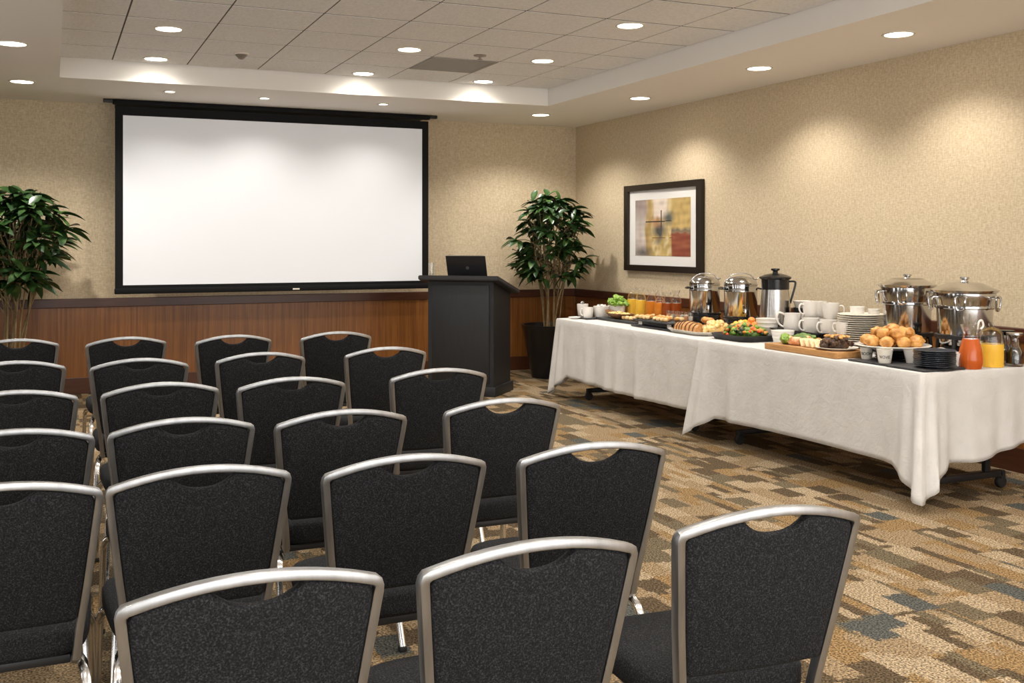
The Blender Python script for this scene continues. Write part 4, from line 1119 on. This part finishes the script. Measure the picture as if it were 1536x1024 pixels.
for k, (dx, dy, dz, a) in enumerate(rolls):
    one('bread_roll', blob(bmesh.new(), (0, 0, .036), (.050, .040, .036), 3, .26, 2.0, seed=k+30), M['pastry'], 'golden bread roll in the heap on the raised white dish', 'roll', (xd+dx, yd+dy, zrd+dz), a, g_r)

# --- dark plates on a black tray at the near corner
xt, yt = 4.665, 4.575
one('serving_tray', B(-.16, .16, -.15, .15, 0, .012, bev=.004), M['slate'], 'square black tray at the near table corner under dark plates', 'tray', (xt, yt, TT))
xq, yq_ = 4.665, tp(1402, 4.665)
zt2 = plate_stack('dark blue plate in the stack at the near table corner', 'dark plates at the near corner', (xq, yq_, TT+.0125), .118, 9, .0105, 'dark_cer', 'dark_plate')
bowl('small_bowl', 'small white bowl left behind the dark plate stack', 'bowl', (4.74, tp(1371, 4.74), TT), .062, .088, foot=.66)
bowl('small_bowl', 'small white bowl right behind the dark plate stack', 'bowl', (4.84, tp(1429, 4.84), TT), .058, .088, foot=.66)
yn = tp(1408, 4.88)
bm = bmesh.new()
nk = blob(bm, (0, 0, .05), (.055, .09, .05), 4, .12, 1.6, seed=5)
for v in bm.verts: v.co.z = max(v.co.z, .001)
one('napkin', bm, M['napkin'], 'soft folded white napkin behind the dark plate stack', 'napkin', (4.88, yn, TT), .3)

# --- juices and coffee at the near end
x, y = 4.90, tp(1456, 4.90)
t = thing('juice_carafe', 'bulbous glass carafe of orange-red juice at the near table end', 'carafe', (x, y, TT), -A)
H = lev(487, x, y)-TT; r = 35/scale_at(x, y)/2
mesh_obj('glass_body', lathe([(r*.66, H*.68), (r*.62, H*.72), (r*.58, H*.8), (r*.84, H), (r*.80, H)], 36), M['glass'], t)
mesh_obj('juice', lathe([(0, 0), (r*.86, 0), (r*.98, .02), (r, H*.22), (r*.9, H*.45), (r*.66, H*.68), (0, H*.68)], 36), M['redjuice'], t)
hp = smooth_path([(r*.62, 0, H*.90), (r*.70, 0, H*1.06), (r*.95, 0, H*1.10), (r*1.08, 0, H*.98), (r*.86, 0, H*.90)], 5)
mesh_obj('handle', sweep(hp, circ(.006, 8), (0, 1, 0)), M['white_cer'], t)
x, y = 5.09, tp(1487, 5.09)
t = thing('juice_jar', 'domed glass jar of orange juice with a stopper knob', 'jar', (x, y, TT), 0)
H = lev(484, x, y)-TT; r = 35/scale_at(x, y)/2
mesh_obj('glass_body', lathe([(r, H*.52), (r, H*.68), (r*.93, H*.78), (r*.6, H*.87), (r*.2, H*.9)], 36), M['glass'], t)
mesh_obj('juice', lathe([(0, 0), (r*.97, 0), (r, .006), (r, H*.52), (0, H*.52)], 36), M['oj'], t)
mesh_obj('stopper', lathe([(0, H*.87), (r*.19, H*.87), (r*.16, H*.92), (r*.26, H*.95), (r*.22, H), (0, H*1.01)], 20), M['glass'], t)
for px, x, lb, lid_ in ((1522, 5.23, 'round glass bottle of black coffee with steel collar at the right edge', 1), (1509, 5.31, 'dark glass bottle behind the coffee bottle at the right edge', 0)):
    y = tp(px, x); H = lev(499 if lid_ else 495, x, y)-TT; r = 25/scale_at(x, y)/2
    t = thing('coffee_bottle', lb, 'bottle', (x, y, TT), 0)
    mesh_obj('glass_body', lathe([(0, 0), (r*.9, 0), (r, .015), (r, H*.42), (r*.55, H*.62), (r*.5, H*.85), (r*.47, H*.85), (r*.52, H*.62), (r*.96, H*.42), (r*.96, .016), (0, .005)], 30), M['glass'], t)
    mesh_obj('coffee', lathe([(0, .006), (r*.95, .017), (r*.95, H*.40), (r*.5, H*.56), (0, H*.56)], 30), M['coffee'], t)
    mesh_obj('collar', lathe([(0, H*.851), (r*.55, H*.851), (r*.95, H*.95), (r*.95, H), (r*.2, H*.98), (0, H*.98)], 30), M['steel_b'] if lid_ else M['black_plastic'], t)

# ------------------------------------------------------------------ ambient light and picture settings
w = bpy.data.worlds.new('world'); scn.world = w; w.use_nodes = True
w.node_tree.nodes['Background'].inputs[0].default_value = (1, .98, .96, 1); w.node_tree.nodes['Background'].inputs[1].default_value = 2.4
vs = scn.view_settings; vs.view_transform = 'Standard'; vs.look = 'None'; vs.exposure = .86; vs.gamma = 1; vs.use_curve_mapping = False
cy = scn.cycles; cy.use_denoising = True; cy.max_bounces = 8; cy.diffuse_bounces = 4; cy.glossy_bounces = 4; cy.transmission_bounces = 8; cy.sample_clamp_indirect = 6
cy.caustics_reflective = False; cy.caustics_refractive = False
